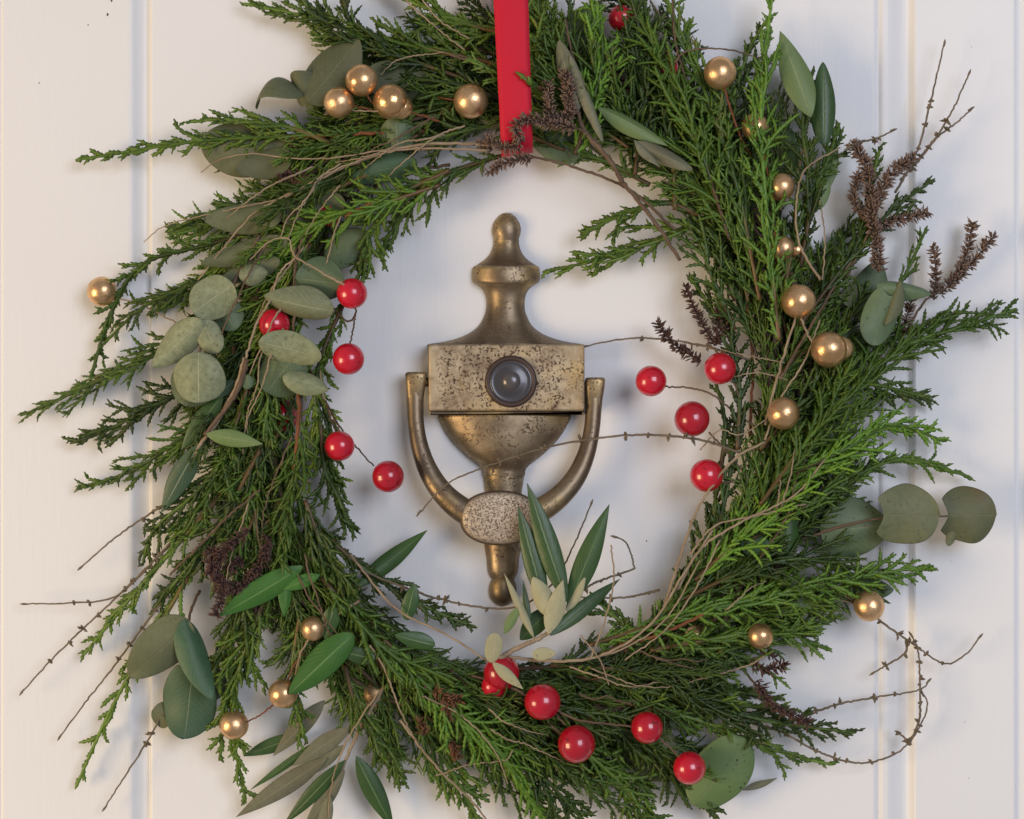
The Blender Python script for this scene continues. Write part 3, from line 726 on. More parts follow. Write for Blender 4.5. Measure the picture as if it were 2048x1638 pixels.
# top left, olive undersides
euc([(640,330,60),(580,300,80),(500,285,90),(430,290,80)], [
 ('euc_olive',(588,298,112),(402,292,108),112,'round',dict(cup=.08)),
 ('euc_olive',(585,312,145),(472,342,140),62,'egg',dict(cup=.1)),
], 'eucalyptus sprig with dull olive leaves at the upper left')
euc([(880,240,100),(760,225,120),(620,200,140),(560,190,120)], [
 ('euc_olive',(612,212,140),(588,142,160),62,'round',dict(cup=.3,roll=.5)),
 ('euc_olive',(606,190,150),(512,216,110),44,'strap',dict(cup=.1,roll=-.95,bend=.42)),
 ('euc_olive',(615,205,165),(718,78,160),108,'egg',dict(cup=.1,roll=.2)),
 ('euc_olive',(730,150,150),(872,175,150),86,'egg',dict(cup=.1)),
 ('euc_mid',(795,300,165),(792,234,170),78,'round',dict(cup=.2)),
 ('euc_mid',(640,225,80),(610,175,80),40,'round',{}),
], 'eucalyptus sprig with folded olive leaves beside the gold berries')
euc([(900,330,110),(780,350,130),(620,400,110),(480,430,90)], [
 ('euc_blue',(835,325,150),(684,352,145),62,'egg',dict(cup=.15,roll=.3)),
 ('euc_olive',(565,432,170),(408,440,160),66,'egg',dict(cup=.1)),
 ('euc_olive',(575,480,190),(402,528,170),52,'egg',dict(cup=.2)),
 ('euc_olive',(690,402,170),(560,440,170),70,'egg',dict(cup=.1)),
 ('euc_mid',(740,470,120),(650,520,110),80,'round',dict(cup=.1)),
 ('euc_olive',(560,520,190),(440,560,180),44,'egg',dict(cup=.2)),
], 'eucalyptus sprig with olive leaves behind the tan twigs')
# beside the ribbon
euc([(1250,350,100),(1150,270,110),(1060,230,110),(960,215,110)], [
 ('euc_mid',(1150,325,120),(1050,180,130),100,'egg',dict(cup=.1)),
 ('euc_olive',(1000,255,125),(955,190,120),60,'round',{}),
 ('euc_mid',(1140,90,110),(1180,10,100),70,'egg',{}),
], 'eucalyptus sprig with dark leaves behind the red ribbon')
# right side
euc([(1640,720,90),(1720,660,110),(1780,600,120),(1850,580,110)], [
 ('euc_mid',(1720,640,80),(1760,520,80),78,'egg',dict(cup=.1)),
 ('euc_mid',(1752,572,190),(1862,588,170),40,'egg',dict(cup=.35,roll=.3,bend=.1)),
 ('euc_mid',(1778,592,195),(1742,690,185),76,'heart',dict(cup=.1,roll=.2)),
 ('euc_olive',(1770,650,195),(1800,562,205),26,'strap',dict(cup=.4,roll=.6)),
 ('euc_mid',(1720,660,90),(1670,700,90),50,'round',{}),
 ('euc_olive',(1690,610,80),(1720,570,80),40,'round',{}),
], 'eucalyptus sprig with curled leaves at the right of the wreath')
euc([(1600,1080,120),(1700,1048,170),(1800,1032,185),(1895,1032,165)], [
 ('euc_mid',(1640,1062,110),(1778,1050,110),128,'egg',dict(cup=.08)),
 ('euc_brown',(1768,1030,195),(1878,1030,175),124,'heart',dict(cup=.06)),
 ('euc_brown',(1897,1030,150),(1993,1030,140),116,'heart',dict(cup=.10,bend=.04)),
 ('euc_brown',(1914,1048,140),(1896,1092,138),22,'round',{}),
], 'eucalyptus sprig with two big round leaves sticking out at the right', (3, 1.8))
euc([(1560,1150,80),(1640,1170,90),(1740,1180,80)], [
 ('euc_mid',(1690,1178,80),(1787,1180,75),52,'egg',dict(cup=.15)),
 ('euc_mid',(1580,1205,120),(1632,1210,120),44,'round',{}),
 ('olive_light',(1588,1135,130),(1640,1120,130),20,'egg',{}),
 ('euc_blue',(1540,1092,170),(1482,1090,165),50,'round',dict(cup=.15)),
 ('olive_top',(1570,1105,150),(1582,1020,140),46,'egg',dict(cup=.2)),
])
# lower left
euc([(400,1180,90),(378,1240,120),(382,1330,130),(390,1400,120)], [
 ('euc_olive',(380,1242,165),(258,1352,140),98,'egg',dict(cup=.10,roll=.3)),
 ('euc_blue',(366,1240,175),(424,1398,185),58,'egg',dict(cup=.18,roll=.5)),
 ('euc_blue',(384,1348,125),(368,1478,120),112,'heart',dict(cup=.08)),
 ('euc_olive',(345,1440,90),(305,1420,80),56,'round',{}),
 ('euc_mid',(410,1330,90),(432,1400,90),60,'round',{}),
], 'eucalyptus sprig with blue green leaves hanging at the lower left', (3, 2))
# bottom right
euc([(1200,1420,100),(1290,1480,110),(1380,1540,120),(1430,1560,120)], [
 ('euc_spot',(1388,1612,110),(1492,1478,120),122,'round',dict(cup=.08)),
 ('euc_brown',(1290,1470,100),(1335,1560,80),104,'heart',dict(cup=.1)),
 ('olive_grey',(1485,1580,70),(1554,1556,60),16,'lance',{}),
 ('euc_mid',(1340,1450,90),(1385,1430,90),44,'round',{}),
], 'eucalyptus sprig with spotted green leaf behind the lowest red berry')

def oliv(stem_pts, leaves, label=None, r=(3.2, 2.0), mat='twig_tan'):
    s = stem('olive_sprig', stem_pts, r[0], r[1], M[mat], wreath)
    if label: s['label'] = label
    for lf in leaves:
        kw = lf[4] if len(lf) > 4 else {}
        leaf(s, lf[0], lf[1], lf[2], lf[3], kw.pop('kind', 'lance'), **kw)
    return s
oliv([(490,715,205),(470,780,210),(430,850,205),(400,890,190),(385,930,170)], [
 ('olive_light',(412,868,225),(526,888,228),38,dict(cup=.2)),
 ('olive_blue',(398,888,185),(322,1026,150),50,dict(cup=.12)),
 ('olive_top',(446,788,170),(362,900,150),44,dict()),
 ('olive_blue',(470,760,185),(425,800,175),26,dict()),
], 'olive sprig with one light and one blue green leaf on the left', (4.5, 3.5))
oliv([(620,960,120),(560,1020,140),(500,1080,140),(440,1160,120)], [
 ('olive_top',(500,1000,150),(405,1105,130),34,dict()),
 ('olive_top',(470,1060,140),(420,1200,120),36,dict()),
 ('olive_blue',(520,1020,140),(480,1100,130),32,dict()),
])
oliv([(720,1200,190),(660,1240,200),(610,1290,195),(590,1350,170)], [
 ('olive_bright',(606,1132,205),(435,1233,215),56,dict(cup=.15,roll=.2,kind='lance')),
 ('olive_bright',(706,1268,225),(578,1388,235),64,dict(cup=.2,wave=.12,kind='egg')),
 ('olive_top',(750,1318,215),(680,1302,215),36,dict(kind='egg')),
 ('olive_bright',(572,1158,195),(568,1234,190),28,dict(roll=.3)),
 ('olive_top',(668,1210,205),(650,1280,195),40,dict()),
 ('olive_top',(812,1240,190),(830,1168,190),34,dict(kind='egg')),
 ('olive_top',(870,1290,180),(790,1270,190),36,dict(kind='egg')),
 ('olive_bright',(640,1150,205),(560,1180,200),30,dict()),
], 'olive sprig with glossy bright green leaves at the lower left')
oliv([(640,1260,120),(700,1200,120),(730,1160,110)], [
 ('olive_top',(712,1176,130),(855,1060,100),40,dict(cup=.25,bend=-.05)),
])
oliv([(996,1318,215),(1030,1298,225),(1070,1280,230),(1100,1264,230)], [
 ('olive_top',(1092,1215,225),(1036,1012,215),44,dict(cup=.18)),
 ('olive_top',(1134,1205,235),(1054,966,230),50,dict(cup=.18,bend=.03)),
 ('olive_top',(1136,1215,225),(1219,1008,215),50,dict(cup=.18,bend=.02)),
 ('olive_pale',(1104,1232,245),(1066,1154,240),42,dict(cup=.25,kind='egg')),
 ('olive_pale',(1096,1268,250),(1126,1160,248),42,dict(cup=.15)),
 ('olive_pale',(1068,1276,240),(1008,1146,235),18,dict(cup=.3)),
 ('olive_light',(1008,1268,240),(1042,1206,240),22,dict()),
 ('olive_pale',(982,1325,250),(992,1266,250),38,dict(kind='round',cup=.1)),
 ('olive_pale',(1064,1310,245),(1112,1306,245),28,dict(kind='egg')),
 ('olive_pale',(985,1325,270),(1046,1378,272),26,dict(cup=.2)),
 ('olive_pale',(1132,1222,230),(1172,1150,225),24,dict(cup=.4,roll=.5,wave=.2)),
 ('olive_top',(1040,1280,200),(1112,1205,190),46,dict()),
 ('olive_top',(1100,1272,190),(1240,1158,150),34,dict(bend=-.05)),
 ('olive_top',(1060,1265,210),(1046,1160,200),16,dict()),
], 'olive sprig with upright dark leaves and cream undersides at the bottom centre', (5.5, 4))
oliv([(770,1370,110),(715,1470,110),(670,1570,90),(630,1660,70)], [
 ('olive_grey',(650,1400,110),(546,1512,90),40,dict()),
 ('olive_top',(600,1470,90),(486,1512,70),34,dict()),
 ('olive_grey',(700,1455,120),(584,1532,110),40,dict()),
 ('olive_grey',(655,1515,120),(472,1634,90),44,dict(cup=.2)),
 ('olive_top',(690,1520,110),(566,1650,90),34,dict()),
 ('olive_grey',(690,1490,115),(595,1560,105),30,dict()),
 ('olive_grey',(690,1540,105),(605,1665,90),34,dict()),
 ('olive_top',(712,1512,100),(788,1660,70),46,dict(cup=.2)),
 ('olive_top',(640,1480,95),(500,1580,70),18,dict()),
 ('olive_grey',(660,1590,110),(640,1690,90),30,dict()),
], 'olive sprig with grey leaves fanning out at the bottom left', (4, 3))
oliv([(1560,420,90),(1600,330,100),(1610,230,100),(1600,150,90)], [
 ('olive_light',(1622,235,150),(1560,62,130),66,dict(cup=.15)),
 ('olive_light',(1640,260,90),(1585,120,80),50,dict()),
 ('olive_top',(1648,290,130),(1646,124,120),50,dict(cup=.2,kind='egg')),
 ('olive_light',(1655,380,80),(1672,265,80),30,dict()),
 ('olive_top',(1610,350,80),(1570,250,70),54,dict()),
 ('olive_light',(1640,420,80),(1650,330,80),36,dict()),
], 'olive sprig with broad pale leaves at the upper right')
oliv([(1245,365,215),(1215,315,225),(1165,255,225),(1150,180,215)], [
 ('olive_grey',(1152,225,235),(1118,80,235),46,dict(cup=.3,roll=.3,kind='egg')),
 ('olive_grey',(1140,110,245),(1206,285,245),24,dict(kind='strap',cup=.5,roll=.4)),
 ('olive_light',(1195,215,215),(1335,292,205),40,dict(cup=.35,roll=.3)),
 ('olive_grey',(1270,285,220),(1385,340,210),34,dict(cup=.35,kind='strap',wave=.3)),
 ('olive_grey',(1268,280,225),(1320,335,222),20,dict(cup=.4,roll=.5)),
 ('olive_top',(1180,200,160),(1110,120,140),60,dict(kind='egg')),
], 'dried rolled olive leaves on a brown twig right of the ribbon', (5, 4), 'twig_brown')

# --- dry twigs
TW = [
 ('twig_tan',[(1010,292,215),(850,288,215),(720,322,205),(600,378,200),(500,435,190),(396,560,150)],4.2,2.0),
 ('twig_tan',[(1000,284,205),(820,292,205),(640,318,195),(500,308,160),(440,320,140),(402,345,130)],3.2,1.5),
 ('twig_tan',[(560,398,190),(420,428,150),(330,452,110),(288,484,90)],2.4,1.3),
 ('twig_tan',[(980,300,220),(800,300,215),(660,345,210),(570,395,205)],3.2,2.0),
 ('twig_tan',[(650,345,210),(600,420,215),(575,480,212)],2.4,1.6),
 ('twig_tan',[(722,590,235),(650,548,240),(590,512,238),(578,478,232),(540,482,225),(500,520,215)],3.6,1.8),
 ('twig_tan',[(592,515,236),(560,545,235),(540,600,232),(512,650,228),(492,716,222)],2.6,3.4),
 ('twig_tan',[(680,370,205),(640,420,210),(610,470,214)],2.2,1.3),
 ('twig_brown',[(520,980,180),(460,1030,185),(400,1090,170),(340,1150,140)],3.0,2.4),
 ('twig_brown',[(495,720,215),(470,790,220),(410,870,210)],5.5,4.6),
 ('twig_red',[(580,740,200),(598,800,212),(594,880,214),(588,940,214)],4.6,4.0),
 ('twig_red',[(850,262,130),(760,265,150),(640,272,150),(580,274,142)],4.6,3.2),
 ('twig_red',[(760,400,190),(725,415,205),(690,432,205)],4.5,3.5),
 ('twig_tan',[(1530,884,225),(1470,918,230),(1405,1000,225),(1365,1100,215),(1330,1210,205)],3.2,4.0),
 ('twig_tan',[(1650,918,215),(1590,990,225),(1480,1045,228),(1400,1100,222),(1355,1180,215)],2.2,3.8),
 ('twig_tan',[(1612,1008,215),(1520,1030,225),(1430,1052,225),(1380,1110,220)],2.0,3.0),
 ('twig_tan',[(1425,1060,222),(1360,1160,226),(1300,1250,226),(1200,1312,222),(1100,1322,215),(1010,1312,205)],2.6,4.6),
 ('twig_tan',[(1440,1080,220),(1390,1180,228),(1330,1260,228),(1250,1320,220)],2.2,2.2),
 ('twig_tan',[(1400,1120,215),(1330,1240,220),(1240,1300,220),(1170,1318,215)],2.0,2.6),
 ('twig_tan',[(1222,1090,205),(1228,1160,215),(1210,1240,222),(1180,1320,220)],2.0,2.6),
 ('twig_tan',[(1160,1270,225),(1200,1320,230),(1218,1370,225)],2.2,1.6),
 ('twig_tan',[(700,1108,180),(790,1215,205),(890,1268,220),(982,1325,230)],3.2,2.6),
 ('twig_tan',[(830,1385,210),(920,1430,215),(985,1495,215),(1016,1568,200)],2.6,1.4),
 ('twig_tan',[(800,1440,150),(870,1530,165),(950,1610,160),(1000,1680,150)],3.6,2.6),
 ('twig_tan',[(872,1552,180),(935,1530,195),(1010,1520,200),(1025,1500,200)],2.0,1.8),
 ('twig_tan',[(760,1380,190),(700,1470,160),(665,1560,130),(655,1660,110)],2.6,2.0),
 ('twig_tan',[(740,1290,205),(770,1340,210),(800,1420,205),(830,1480,195)],3.0,2.0),
 ('twig_tan',[(790,-20,150),(860,45,165),(930,100,160)],2.6,2.2),
 ('twig_tan',[(830,-20,150),(880,40,165),(940,78,160)],2.4,2.0),
 ('twig_tan',[(760,150,190),(800,118,190),(890,105,180)],1.9,1.6),
 ('twig_brown',[(1350,125,190),(1375,102,190),(1460,100,170),(1560,132,130)],2.0,1.6),
 ('twig_tan',[(1680,295,170),(1610,340,200),(1592,420,210),(1600,490,212),(1640,560,200)],2.0,3.4),
 ('twig_tan',[(1640,400,170),(1650,480,185),(1645,560,190)],1.8,2.2),
 ('twig_brown',[(1245,365,215),(1300,430,200),(1360,520,160)],4.6,4.0),
 ('twig_brown',[(1060,312,205),(1150,335,190),(1260,380,180),(1350,460,160)],2.6,3.6),
 ('twig_brown',[(1130,40,200),(1145,110,210),(1160,160,212)],2.8,2.4),
 ('twig_brown',[(1345,0,150),(1350,80,160),(1370,160,150)],2.6,2.6),
 ('twig_brown',[(1430,480,110),(1515,600,115),(1540,760,120),(1510,920,125)],4.0,4.6),
 ('twig_red',[(1240,1290,205),(1330,1265,215),(1420,1222,212)],4.0,3.5),
 ('twig_red',[(1480,540,100),(1505,700,110),(1500,880,110)],3.2,3.4),
 ('twig_brown',[(1750,460,130),(1690,540,150),(1640,620,160),(1560,760,160)],2.8,3.6),
 ('twig_tan',[(1640,640,190),(1610,720,200),(1560,800,195),(1530,880,190)],2.2,3.0),
 ('twig_tan',[(1530,840,200),(1480,870,205),(1440,860,195),(1400,900,185)],1.6,2.0),
 ('twig_tan',[(1575,760,195),(1520,745,200),(1460,755,195)],2.0,1.6),
 ('twig_tan',[(1570,725,195),(1500,712,200),(1440,700,190)],1.8,1.4),
 ('twig_tan',[(1355,1370,195),(1430,1350,205),(1500,1330,200),(1530,1312,190)],2.2,2.6),
 ('twig_tan',[(690,880,160),(650,800,170),(640,740,160)],2.0,2.4),
]
for mt, pts, r0, r1 in TW:
    tk = 0.74 if mt == 'twig_tan' else 0.9
    o = stem('dry_twig', pts, r0 * tk, r1 * tk, M[mt], wreath, 0.14, max(20, len(pts) * 10))

# loose straw-thin twigs lying over the greenery
for k in range(30):
    ph = random.choice((random.uniform(95, 215), random.uniform(250, 345))); th = math.radians(ph)
    rad = random.uniform(.86, 1.08); ln = random.uniform(.16, .42); dv = random.uniform(-.05, .22); pts = []
    for i in range(5):
        f = i / 4; a_ = th + ln * f; r_ = rad + dv * f + random.uniform(-.012, .012)
        pts.append((CX + RX * r_ * math.cos(a_), CY - RY * r_ * math.sin(a_), 165 + 60 * math.sin(math.pi * (0.2 + 0.7 * f)) + random.uniform(-12, 12)))
    stem('dry_twig', pts, random.uniform(1.6, 2.3), random.uniform(.8, 1.2), M[random.choice(('twig_tan', 'twig_tan', 'twig_brown'))], wreath, 0.14, 40)

# --- thyme: thin wiry stems with little whorls of leaves
def thyme(paths, gap=40, label=None, w_from=0.15, w_to=0.9):
    a = Acc(); first = None
    for pts in paths:
        pw = smooth(np.array([P(*p) for p in pts]), max(24, len(pts) * 12)); m_ = len(pw)
        pw[1:-1] += RNG.normal(0, 0.5 * K, (m_ - 2, 3))
        if first is None: first = pw[0].copy()
        a.tube(pw, np.linspace(2.7, 1.5, m_) * K * (1 + .1 * RNG.uniform(-1, 1, m_)), 5)
        seg = np.linalg.norm(np.diff(pw, axis=0), axis=1); S = np.concatenate([[0], np.cumsum(seg)])
        tan = norm(np.gradient(pw, axis=0)); s = S[-1] * w_from
        while s < S[-1] * w_to:
            c = np.array([np.interp(s, S, pw[:, j]) for j in range(3)]); t = norm(np.array([np.interp(s, S, tan[:, j]) for j in range(3)]))
            big = random.uniform(.55, 1.15)
            for _ in range(random.randint(3, 8)):
                rv = norm(RNG.normal(0, 1, 3)); d = norm(rv - t * rv.dot(t) + t * random.uniform(-.2, .5))
                L = random.uniform(6.5, 14) * K * big
                pp = np.array([c, c + d * L * .5 + t * L * .1, c + d * L])
                a.tube(pp, np.array([1.2, random.uniform(2.4, 3.4), .4]) * K, 4, None, 0.6, tone=0.7)
            s += gap * K * random.choice((.35, .8, 1.0, 1.2, 1.7)) * random.uniform(.8, 1.2)
        # closed bud at the tip
        pe = np.array([pw[-1] - tan[-1] * 14 * K, pw[-1] - tan[-1] * 5 * K, pw[-1] + tan[-1] * 2 * K]); a.tube(pe, np.array([1.6, 2.6, .5]) * K, 5)
    o = build('thyme_sprig', a, M['thyme'], wreath, first)
    if label: o['label'] = label
thyme([[(1790,385,110),(1822,330,100),(1842,280,90),(1862,200,80),(1890,80,70)],
       [(1800,360,110),(1860,292,95),(1905,220,85),(1941,140,75)],
       [(1830,330,100),(1870,278,90),(1912,246,80),(1948,214,75)]], 42, 'three thyme stems rising above the brown flower spikes', .12, .72)
thyme([[(420,1010,130),(335,1092,110),(236,1190,90),(140,1206,70),(42,1208,60)],
       [(400,1040,120),(330,1100,105),(240,1188,88),(110,1312,70),(40,1390,60)]], 44, 'forked thyme sprig pointing left at the lower left', .3, .82)
thyme([[(440,940,130),(330,1008,110),(230,1076,80),(156,1140,60)]], 60, None, .2, .7)
thyme([[(390,1120,100),(300,1235,90),(230,1330,75),(165,1412,60),(116,1480,50)]], 44, None, .1, .62)
thyme([[(390,1330,90),(330,1420,80),(290,1490,70),(205,1622,50)]], 55, None, .1, .55)
thyme([[(1480,905,200),(1400,880,210),(1300,870,212),(1215,874,212),(1085,897,210),(960,938,200),(890,972,190),(834,1032,180)]], 48, 'thyme stem crossing in front of the door knocker', .08, .86)
thyme([[(1500,720,140),(1400,690,130),(1300,677,115),(1235,680,105),(1165,694,95)]], 46, None, .1, .8)
thyme([[(720,1140,150),(840,1186,150),(935,1210,150),(1010,1217,150),(1065,1200,150),(1110,1160,150),(1150,1085,145),(1185,1000,140)]], 42, 'thyme stem curving under the bottom ball of the knocker', .15, .6)
thyme([[(1320,1180,140),(1250,1195,140),(1160,1195,145),(1120,1200,145)], [(1150,1190,140),(1190,1165,135),(1262,1140,130),(1268,1132,128),(1252,1085,125),(1222,1072,120)]], 44, None, .1, .55)
thyme([[(1690,1190,100),(1765,1245,95),(1822,1285,85),(1885,1326,75),(1930,1310,70),(1965,1268,65)], [(1812,1280,85),(1808,1308,80),(1740,1350,60)]], 32, 'thyme stem with a round bud curling up at the lower right', .25, .85)
thyme([[(1480,1440,90),(1560,1462,90),(1640,1505,85),(1720,1526,80),(1790,1508,75),(1832,1466,70),(1855,1412,65),(1842,1380,60)],
       [(1818,1488,70),(1838,1440,68),(1840,1380,66),(1836,1300,62),(1818,1264,58)], [(1822,1490,70),(1805,1472,68),(1790,1462,66)]], 34, 'long looping thyme stem at the lower right edge', .2, .9)
thyme([[(1590,1440,90),(1670,1410,85),(1755,1394,75),(1838,1380,65),(1862,1357,60)]], 36, None, .15, .8)
thyme([[(1690,300,170),(1720,285,130),(1755,276,110),(1793,258,95)]], 30, None, .1, .9)
thyme([[(1330,150,140),(1310,80,130),(1322,40,120),(1300,0,110)]], 40, None, .1, .9)

# --- dried brown flower spikes
def spike(acc, pts, wpx, dens=1.0):
    pw = smooth(np.array([P(*p) for p in pts]), max(20, len(pts) * 10)); m_ = len(pw)
    acc.tube(pw, 1.8 * K, 5, tone=0.1)
    seg = np.linalg.norm(np.diff(pw, axis=0), axis=1); S = np.concatenate([[0], np.cumsum(seg)]); tan = norm(np.gradient(pw, axis=0))
    wpx = wpx * 1.85
    n = int(S[-1] / K * 1.2 * dens * (wpx / 20) )
    for _ in range(n):
        s = random.random() * S[-1]; f = s / S[-1]
        c = np.array([np.interp(s, S, pw[:, j]) for j in range(3)]); t = norm(np.array([np.interp(s, S, tan[:, j]) for j in range(3)]))
        clump = 0.75 + 0.25 * math.sin(s / K * 0.32 + wpx)
        rv = norm(RNG.normal(0, 1, 3)); d = norm(rv - t * rv.dot(t)); d = norm(d + t * random.uniform(.1, .9))
        R = wpx * .5 * K * clump * random.uniform(.45, 1.0)
        c = c + d * R * random.uniform(.1, .6); L = random.uniform(6, 15) * K
        pp = np.array([c, c + d * L * .55, c + d * L]); a0 = random.uniform(0, .45)
        acc.tube(pp, np.array([1.1, random.uniform(1.2, 2.1), .4]) * K, 4, None, 1.0, np.array([a0, a0 + .25, random.uniform(.5, 1.0)]))
def flower(stem_pts, spikes, mat='flower', label=None, dens=1.0):
    s = stem('dried_flower_sprig', stem_pts, 2.8, 2.0, M['twig_brown'], wreath)
    if label: s['label'] = label
    for pts, wd in spikes:
        a = Acc(); spike(a, pts, wd, dens); build('flower_spike', a, M[mat], s, P(*pts[0]))
flower([(1200,300,225),(1165,262,235),(1140,256,238)], [
 ([(1120,258,240),(1140,215,248),(1130,145,250)],25), ([(1125,258,238),(1100,225,245),(1096,165,245)],21),
 ([(1150,256,262),(1095,245,276),(1058,238,286),(1032,250,286),(1040,282,274),(1018,298,260),(972,278,242)],18),
 ([(1066,316,246),(1020,322,246),(974,346,230)],16)], 'flower', 'brown dried flower sprig lying across the ribbon')
flower([(1690,560,140),(1740,460,150),(1752,430,150)], [
 ([(1756,545,150),(1752,480,158),(1742,420,160),(1735,340,150),(1706,286,130)],25), ([(1745,420,155),(1780,350,140),(1828,316,120)],26),
 ([(1750,450,150),(1800,440,130),(1856,424,110)],17), ([(1740,440,150),(1708,400,145),(1716,350,140)],19)], 'flower', 'big brown dried flower sprig at the upper right')
flower([(1790,700,110),(1820,650,105),(1850,602,100),(1900,572,90)], [
 ([(1895,572,90),(1930,515,80),(1946,446,75)],17), ([(1880,588,90),(1935,535,80),(1990,470,70)],18),
 ([(1868,600,95),(1872,545,90),(1866,488,85)],17), ([(1800,660,110),(1815,630,108),(1828,580,104)],15)], 'flower', 'brown dried flower sprig jutting out at the right', .8)
flower([(1480,760,130),(1440,710,135),(1420,690,135)], [
 ([(1402,722,135),(1350,690,125),(1314,646,115)],21), ([(1430,692,138),(1400,640,130),(1370,572,115)],13),
 ([(1432,690,138),(1436,640,130),(1440,590,115)],13), ([(1432,690,138),(1452,650,130),(1460,635,122)],13)], 'flower_dark', 'dark dried flower sprig above the red berries inside the ring', .8)
flower([(540,1060,150),(480,1120,160),(440,1180,165)], [
 ([(536,1070,205),(526,1118,212),(498,1160,214)],22), ([(500,1168,212),(462,1176,212),(432,1150,205),(424,1100,195)],28), ([(490,1120,190),(455,1140,195)],24), ([(450,1165,240),(432,1230,225)],22),
 ([(500,1060,225),(450,1100,230),(420,1150,225)],18), ([(520,1190,150),(515,1225,145)],16)], 'flower_dark', 'dark purple brown flower sprig at the lower left')
flower([(1480,1330,110),(1530,1390,110),(1610,1448,95)], [
 ([(1500,1325,180),(1530,1340,175),(1570,1328,165)],17), ([(1515,1360,185),(1540,1405,180),(1615,1448,165)],19), ([(1520,1300,110),(1550,1315,105)],12)], 'flower_dark', 'dark dried flower sprig at the lower right', .8)
flower([(850,1370,200),(900,1420,205),(920,1480,190)], [
 ([(868,1380,212),(900,1402,216),(920,1400,214)],22), ([(890,1410,212),(905,1440,206)],16), ([(905,1480,190),(915,1515,180)],18),
 ([(850,1470,180),(840,1440,180)],14)], 'flower_orange', 'rusty dried flower sprig at the bottom')
flower([(640,300,120),(600,300,130)], [([(620,305,130),(585,300,130)],16), ([(600,345,130),(560,355,125)],16)], 'flower_dark')
flower([(960,130,150),(900,110,150)], [([(985,300,215),(955,288,212)],12)], 'flower')

# --- berries on wires
def ball(acc, x, y, r, d, dent=0.0):
    c = P(x, y, d); R = r * K * (DIST - d * DS * K) / DIST; nu, nv = 24, 32; v = []
    ph = random.uniform(0, 6)
    for i in range(nu + 1):
        t = i / nu * math.pi
        for j in range(nv):
            f = j / nv * 2 * math.pi
            rr = R * (1 + 0.012 * math.sin(2 * f + ph) * math.sin(t))
            v.append(c + rr * np.array([math.sin(t) * math.cos(f), -math.sin(t) * math.sin(f), math.cos(t)]))
    q = [[i * nv + j, (i + 1) * nv + j, (i + 1) * nv + (j + 1) % nv, i * nv + (j + 1) % nv] for i in range(nu) for j in range(nv)]
    acc.add(np.array(v), q)
def pick(name, wire, balls, mat, label=None, wmat='wire', wr=(2.2, 1.8)):
    s = stem(name, wire, wr[0], wr[1], M[wmat], wreath, .05)
    if label: s['label'] = label
    for b in balls:
        x, y, r, d = b[:4]; a = Acc(); ball(a, x, y, r, d); o = build('berry', a, M[mat], s, P(x, y, d))
        if len(b) > 4: stem('wire', b[4], wr[1], wr[1] * .85, M[wmat], s, .05)
pick('red_berry_pick', [(620,560,150),(690,640,180),(712,625,190),(708,612,195)], [(704,587,31,205), (697,718,32,205,[(712,622,195),(706,660,200),(699,690,203)])], 'red', 'red berries in the upper left of the ring opening')
pick('red_berry_pick', [(620,740,150),(650,800,170),(664,845,185),(675,868,195)], [(679,892,30,200), (776,953,32,170,[(650,800,170),(690,868,180),(748,932,172)])], 'red', 'red berries in the lower left of the ring opening')
pick('red_berry_pick', [(600,700,130),(575,680,150)], [(549,648,31,175), (565,832,32,30,[(590,720,120),(580,780,120),(570,805,120)])], 'red', 'red berries half hidden by eucalyptus on the left')
pick('red_berry_pick', [(720,380,110),(680,410,120)], [(658,428,25,135)], 'red', 'red berry nearly hidden among leaves at the upper left')
pick('red_berry_pick', [(1520,860,140),(1470,825,150),(1425,790,158),(1380,776,160),(1330,774,160)], [(1302,762,31,160), (1440,737,32,185,[(1480,800,150),(1470,770,170),(1455,758,180)])], 'red', 'upper pair of red berries in the right of the ring opening', 'twig_brown')
pick('red_berry_pick', [(1500,960,150),(1450,900,165),(1418,864,178)], [(1384,838,36,185), (1413,951,33,195,[(1480,960,150),(1450,965,170),(1435,958,188)])], 'red', 'lower pair of red berries in the right of the ring opening', 'twig_brown')
pick('red_berry_pick', [(940,1350,170),(1010,1370,190),(1070,1400,205),(1150,1438,215),(1200,1446,215),(1264,1454,210)],
     [(1003,1345,36,195), (988,1372,25,185), (1085,1404,36,222), (1153,1488,38,225,[(1110,1425,215),(1130,1450,218)]), (1294,1455,32,205), (1379,1536,33,180,[(1318,1474,198),(1340,1495,190),(1358,1514,184)])], 'red', 'row of red berries along the bottom of the wreath', 'twig_brown', (3.0, 2.0))
pick('red_berry_pick', [(1300,200,120),(1290,120,120),(1258,60,115)], [(1243,36,27,110), (1325,136,32,115,[(1295,160,118),(1310,150,116)]), (1308,108,24,100)], 'red', 'dull red berries among the greenery at the top')
pick('gold_berry_pick', [(900,250,150),(830,228,175),(760,222,195),(706,212,205)], [(678,205,31,212), (723,161,32,222,[(770,222,195),(745,205,205),(735,190,212)]), (781,203,35,212), (803,214,24,200)], 'gold', 'cluster of gold berries at the upper left', 'twig_red', (2.4, 1.9))
pick('gold_berry_pick', [(850,190,150),(880,195,165),(910,200,178)], [(942,202,35,190)], 'gold', 'single gold berry left of the ribbon', 'twig_red')
pick('gold_berry_pick', [(1500,310,130),(1480,270,160),(1460,215,180),(1450,178,188)], [(1440,146,33,192)], 'gold', 'gold berry standing at the top right', 'twig_red', (2.6, 2.2))
pick('gold_berry_pick', [(1560,560,140),(1550,470,145),(1545,400,150),(1525,290,150)], [(1510,254,28,155), (1563,374,28,165), (1566,496,25,155), (1592,500,18,140)], 'gold', 'gold berries hidden in the right hand cypress', 'twig_red')
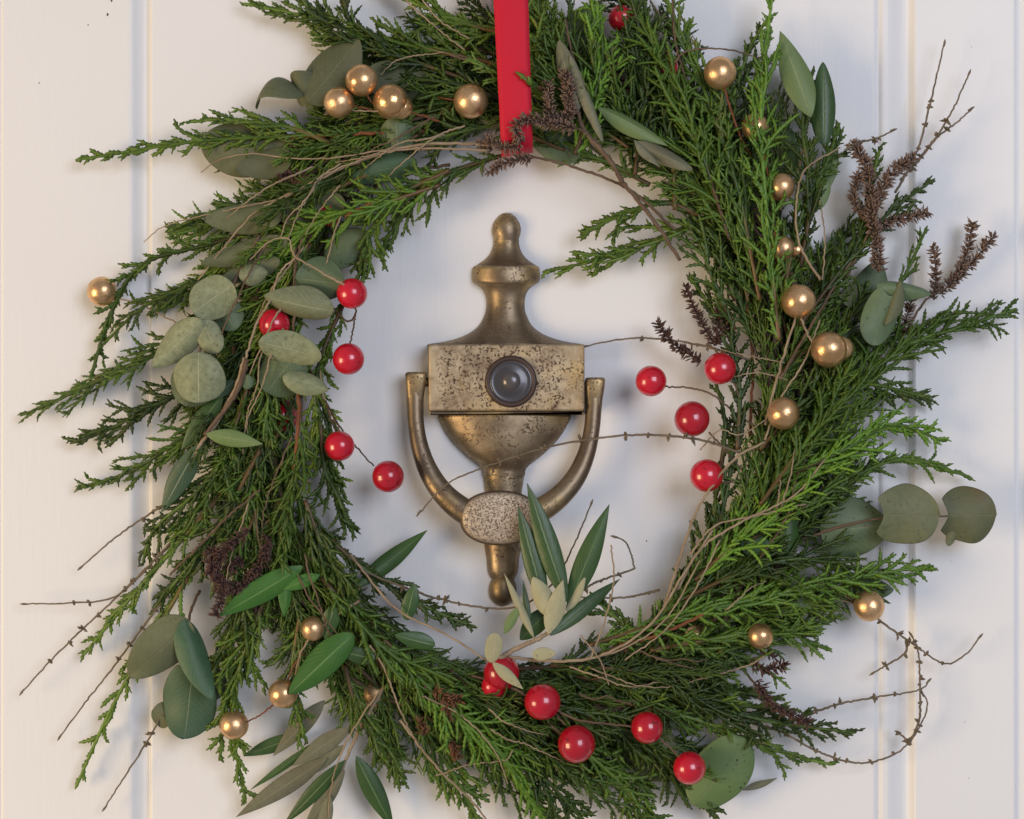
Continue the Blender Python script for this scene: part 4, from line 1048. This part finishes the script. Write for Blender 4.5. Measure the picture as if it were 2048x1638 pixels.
pick('gold_berry_pick', [(1530,850,190),(1548,780,205),(1568,710,215),(1592,634,220)], [(1597,603,34,225), (1658,699,36,220,[(1602,636,218),(1616,670,216),(1626,686,216)]), (1683,697,24,195), (1567,827,33,210)], 'gold', 'gold berries along the right side of the wreath', 'twig_tan', (2.8, 2.4))
pick('gold_berry_pick', [(420,680,110),(340,640,90),(276,606,75),(232,598,70)], [(204,583,30,70)], 'gold', 'gold berry sticking out alone at the far left', 'twig_tan', (1.8, 1.5))
pick('gold_berry_pick', [(700,1200,150),(620,1290,170),(590,1330,175),(575,1360,178)], [(626,1257,25,190), (566,1387,29,185), (468,1450,29,130,[(560,1400,170),(520,1430,150),(490,1445,140)]), (752,1388,27,70)], 'gold', 'gold berries at the lower left of the wreath', 'twig_red')
pick('gold_berry_pick', [(1580,1180,100),(1660,1195,105),(1710,1208,105)], [(1738,1212,31,140), (1521,1272,26,165,[(1580,1200,105),(1550,1240,120)]), (1390,1272,22,120)], 'gold', 'gold berries at the lower right of the wreath', 'twig_tan')

# ------------------------------------------------------------------ red ribbon the wreath hangs from
path = [(-420, 200), (-150, 262), (0, 275), (110, 275), (190, 270), (250, 262), (285, 244), (303, 210), (310, 165), (305, 110), (290, 60), (250, 30), (100, 14), (-150, 12), (-420, 12)]
pr = smooth(np.array([(y, d, 0) for y, d in path], float), 90)
ra = Acc(); v = []; nx = 7
for i, (y, d, _) in enumerate(pr):
    yy = min(max(y, -420), 310); t = (yy + 0) / 305.0
    xl = 987 + 16 * t; xr = 1056.5 + 9 * t
    for j in range(nx):
        f = j / (nx - 1)
        sk = (0.5 - f) * 9 * max(0, min(1, (y - 150) / 150))
        v.append(P(xl + (xr - xl) * f + 0.2 * math.sin(i * 1.3), y + sk, d + 3.0 * math.sin(f * math.pi) + 1.2 * math.sin(i * .35)))
q = [[i * nx + j, (i + 1) * nx + j, (i + 1) * nx + j + 1, i * nx + j + 1] for i in range(len(pr) - 1) for j in range(nx - 1)]
ra.add(v, q); rib = build('ribbon', ra, M['ribbon'])
so = rib.modifiers.new('thickness', 'SOLIDIFY'); so.thickness = 0.0004; so.offset = 0
tag(rib, 'flat red satin ribbon looped round the top of the wreath', 'ribbon')
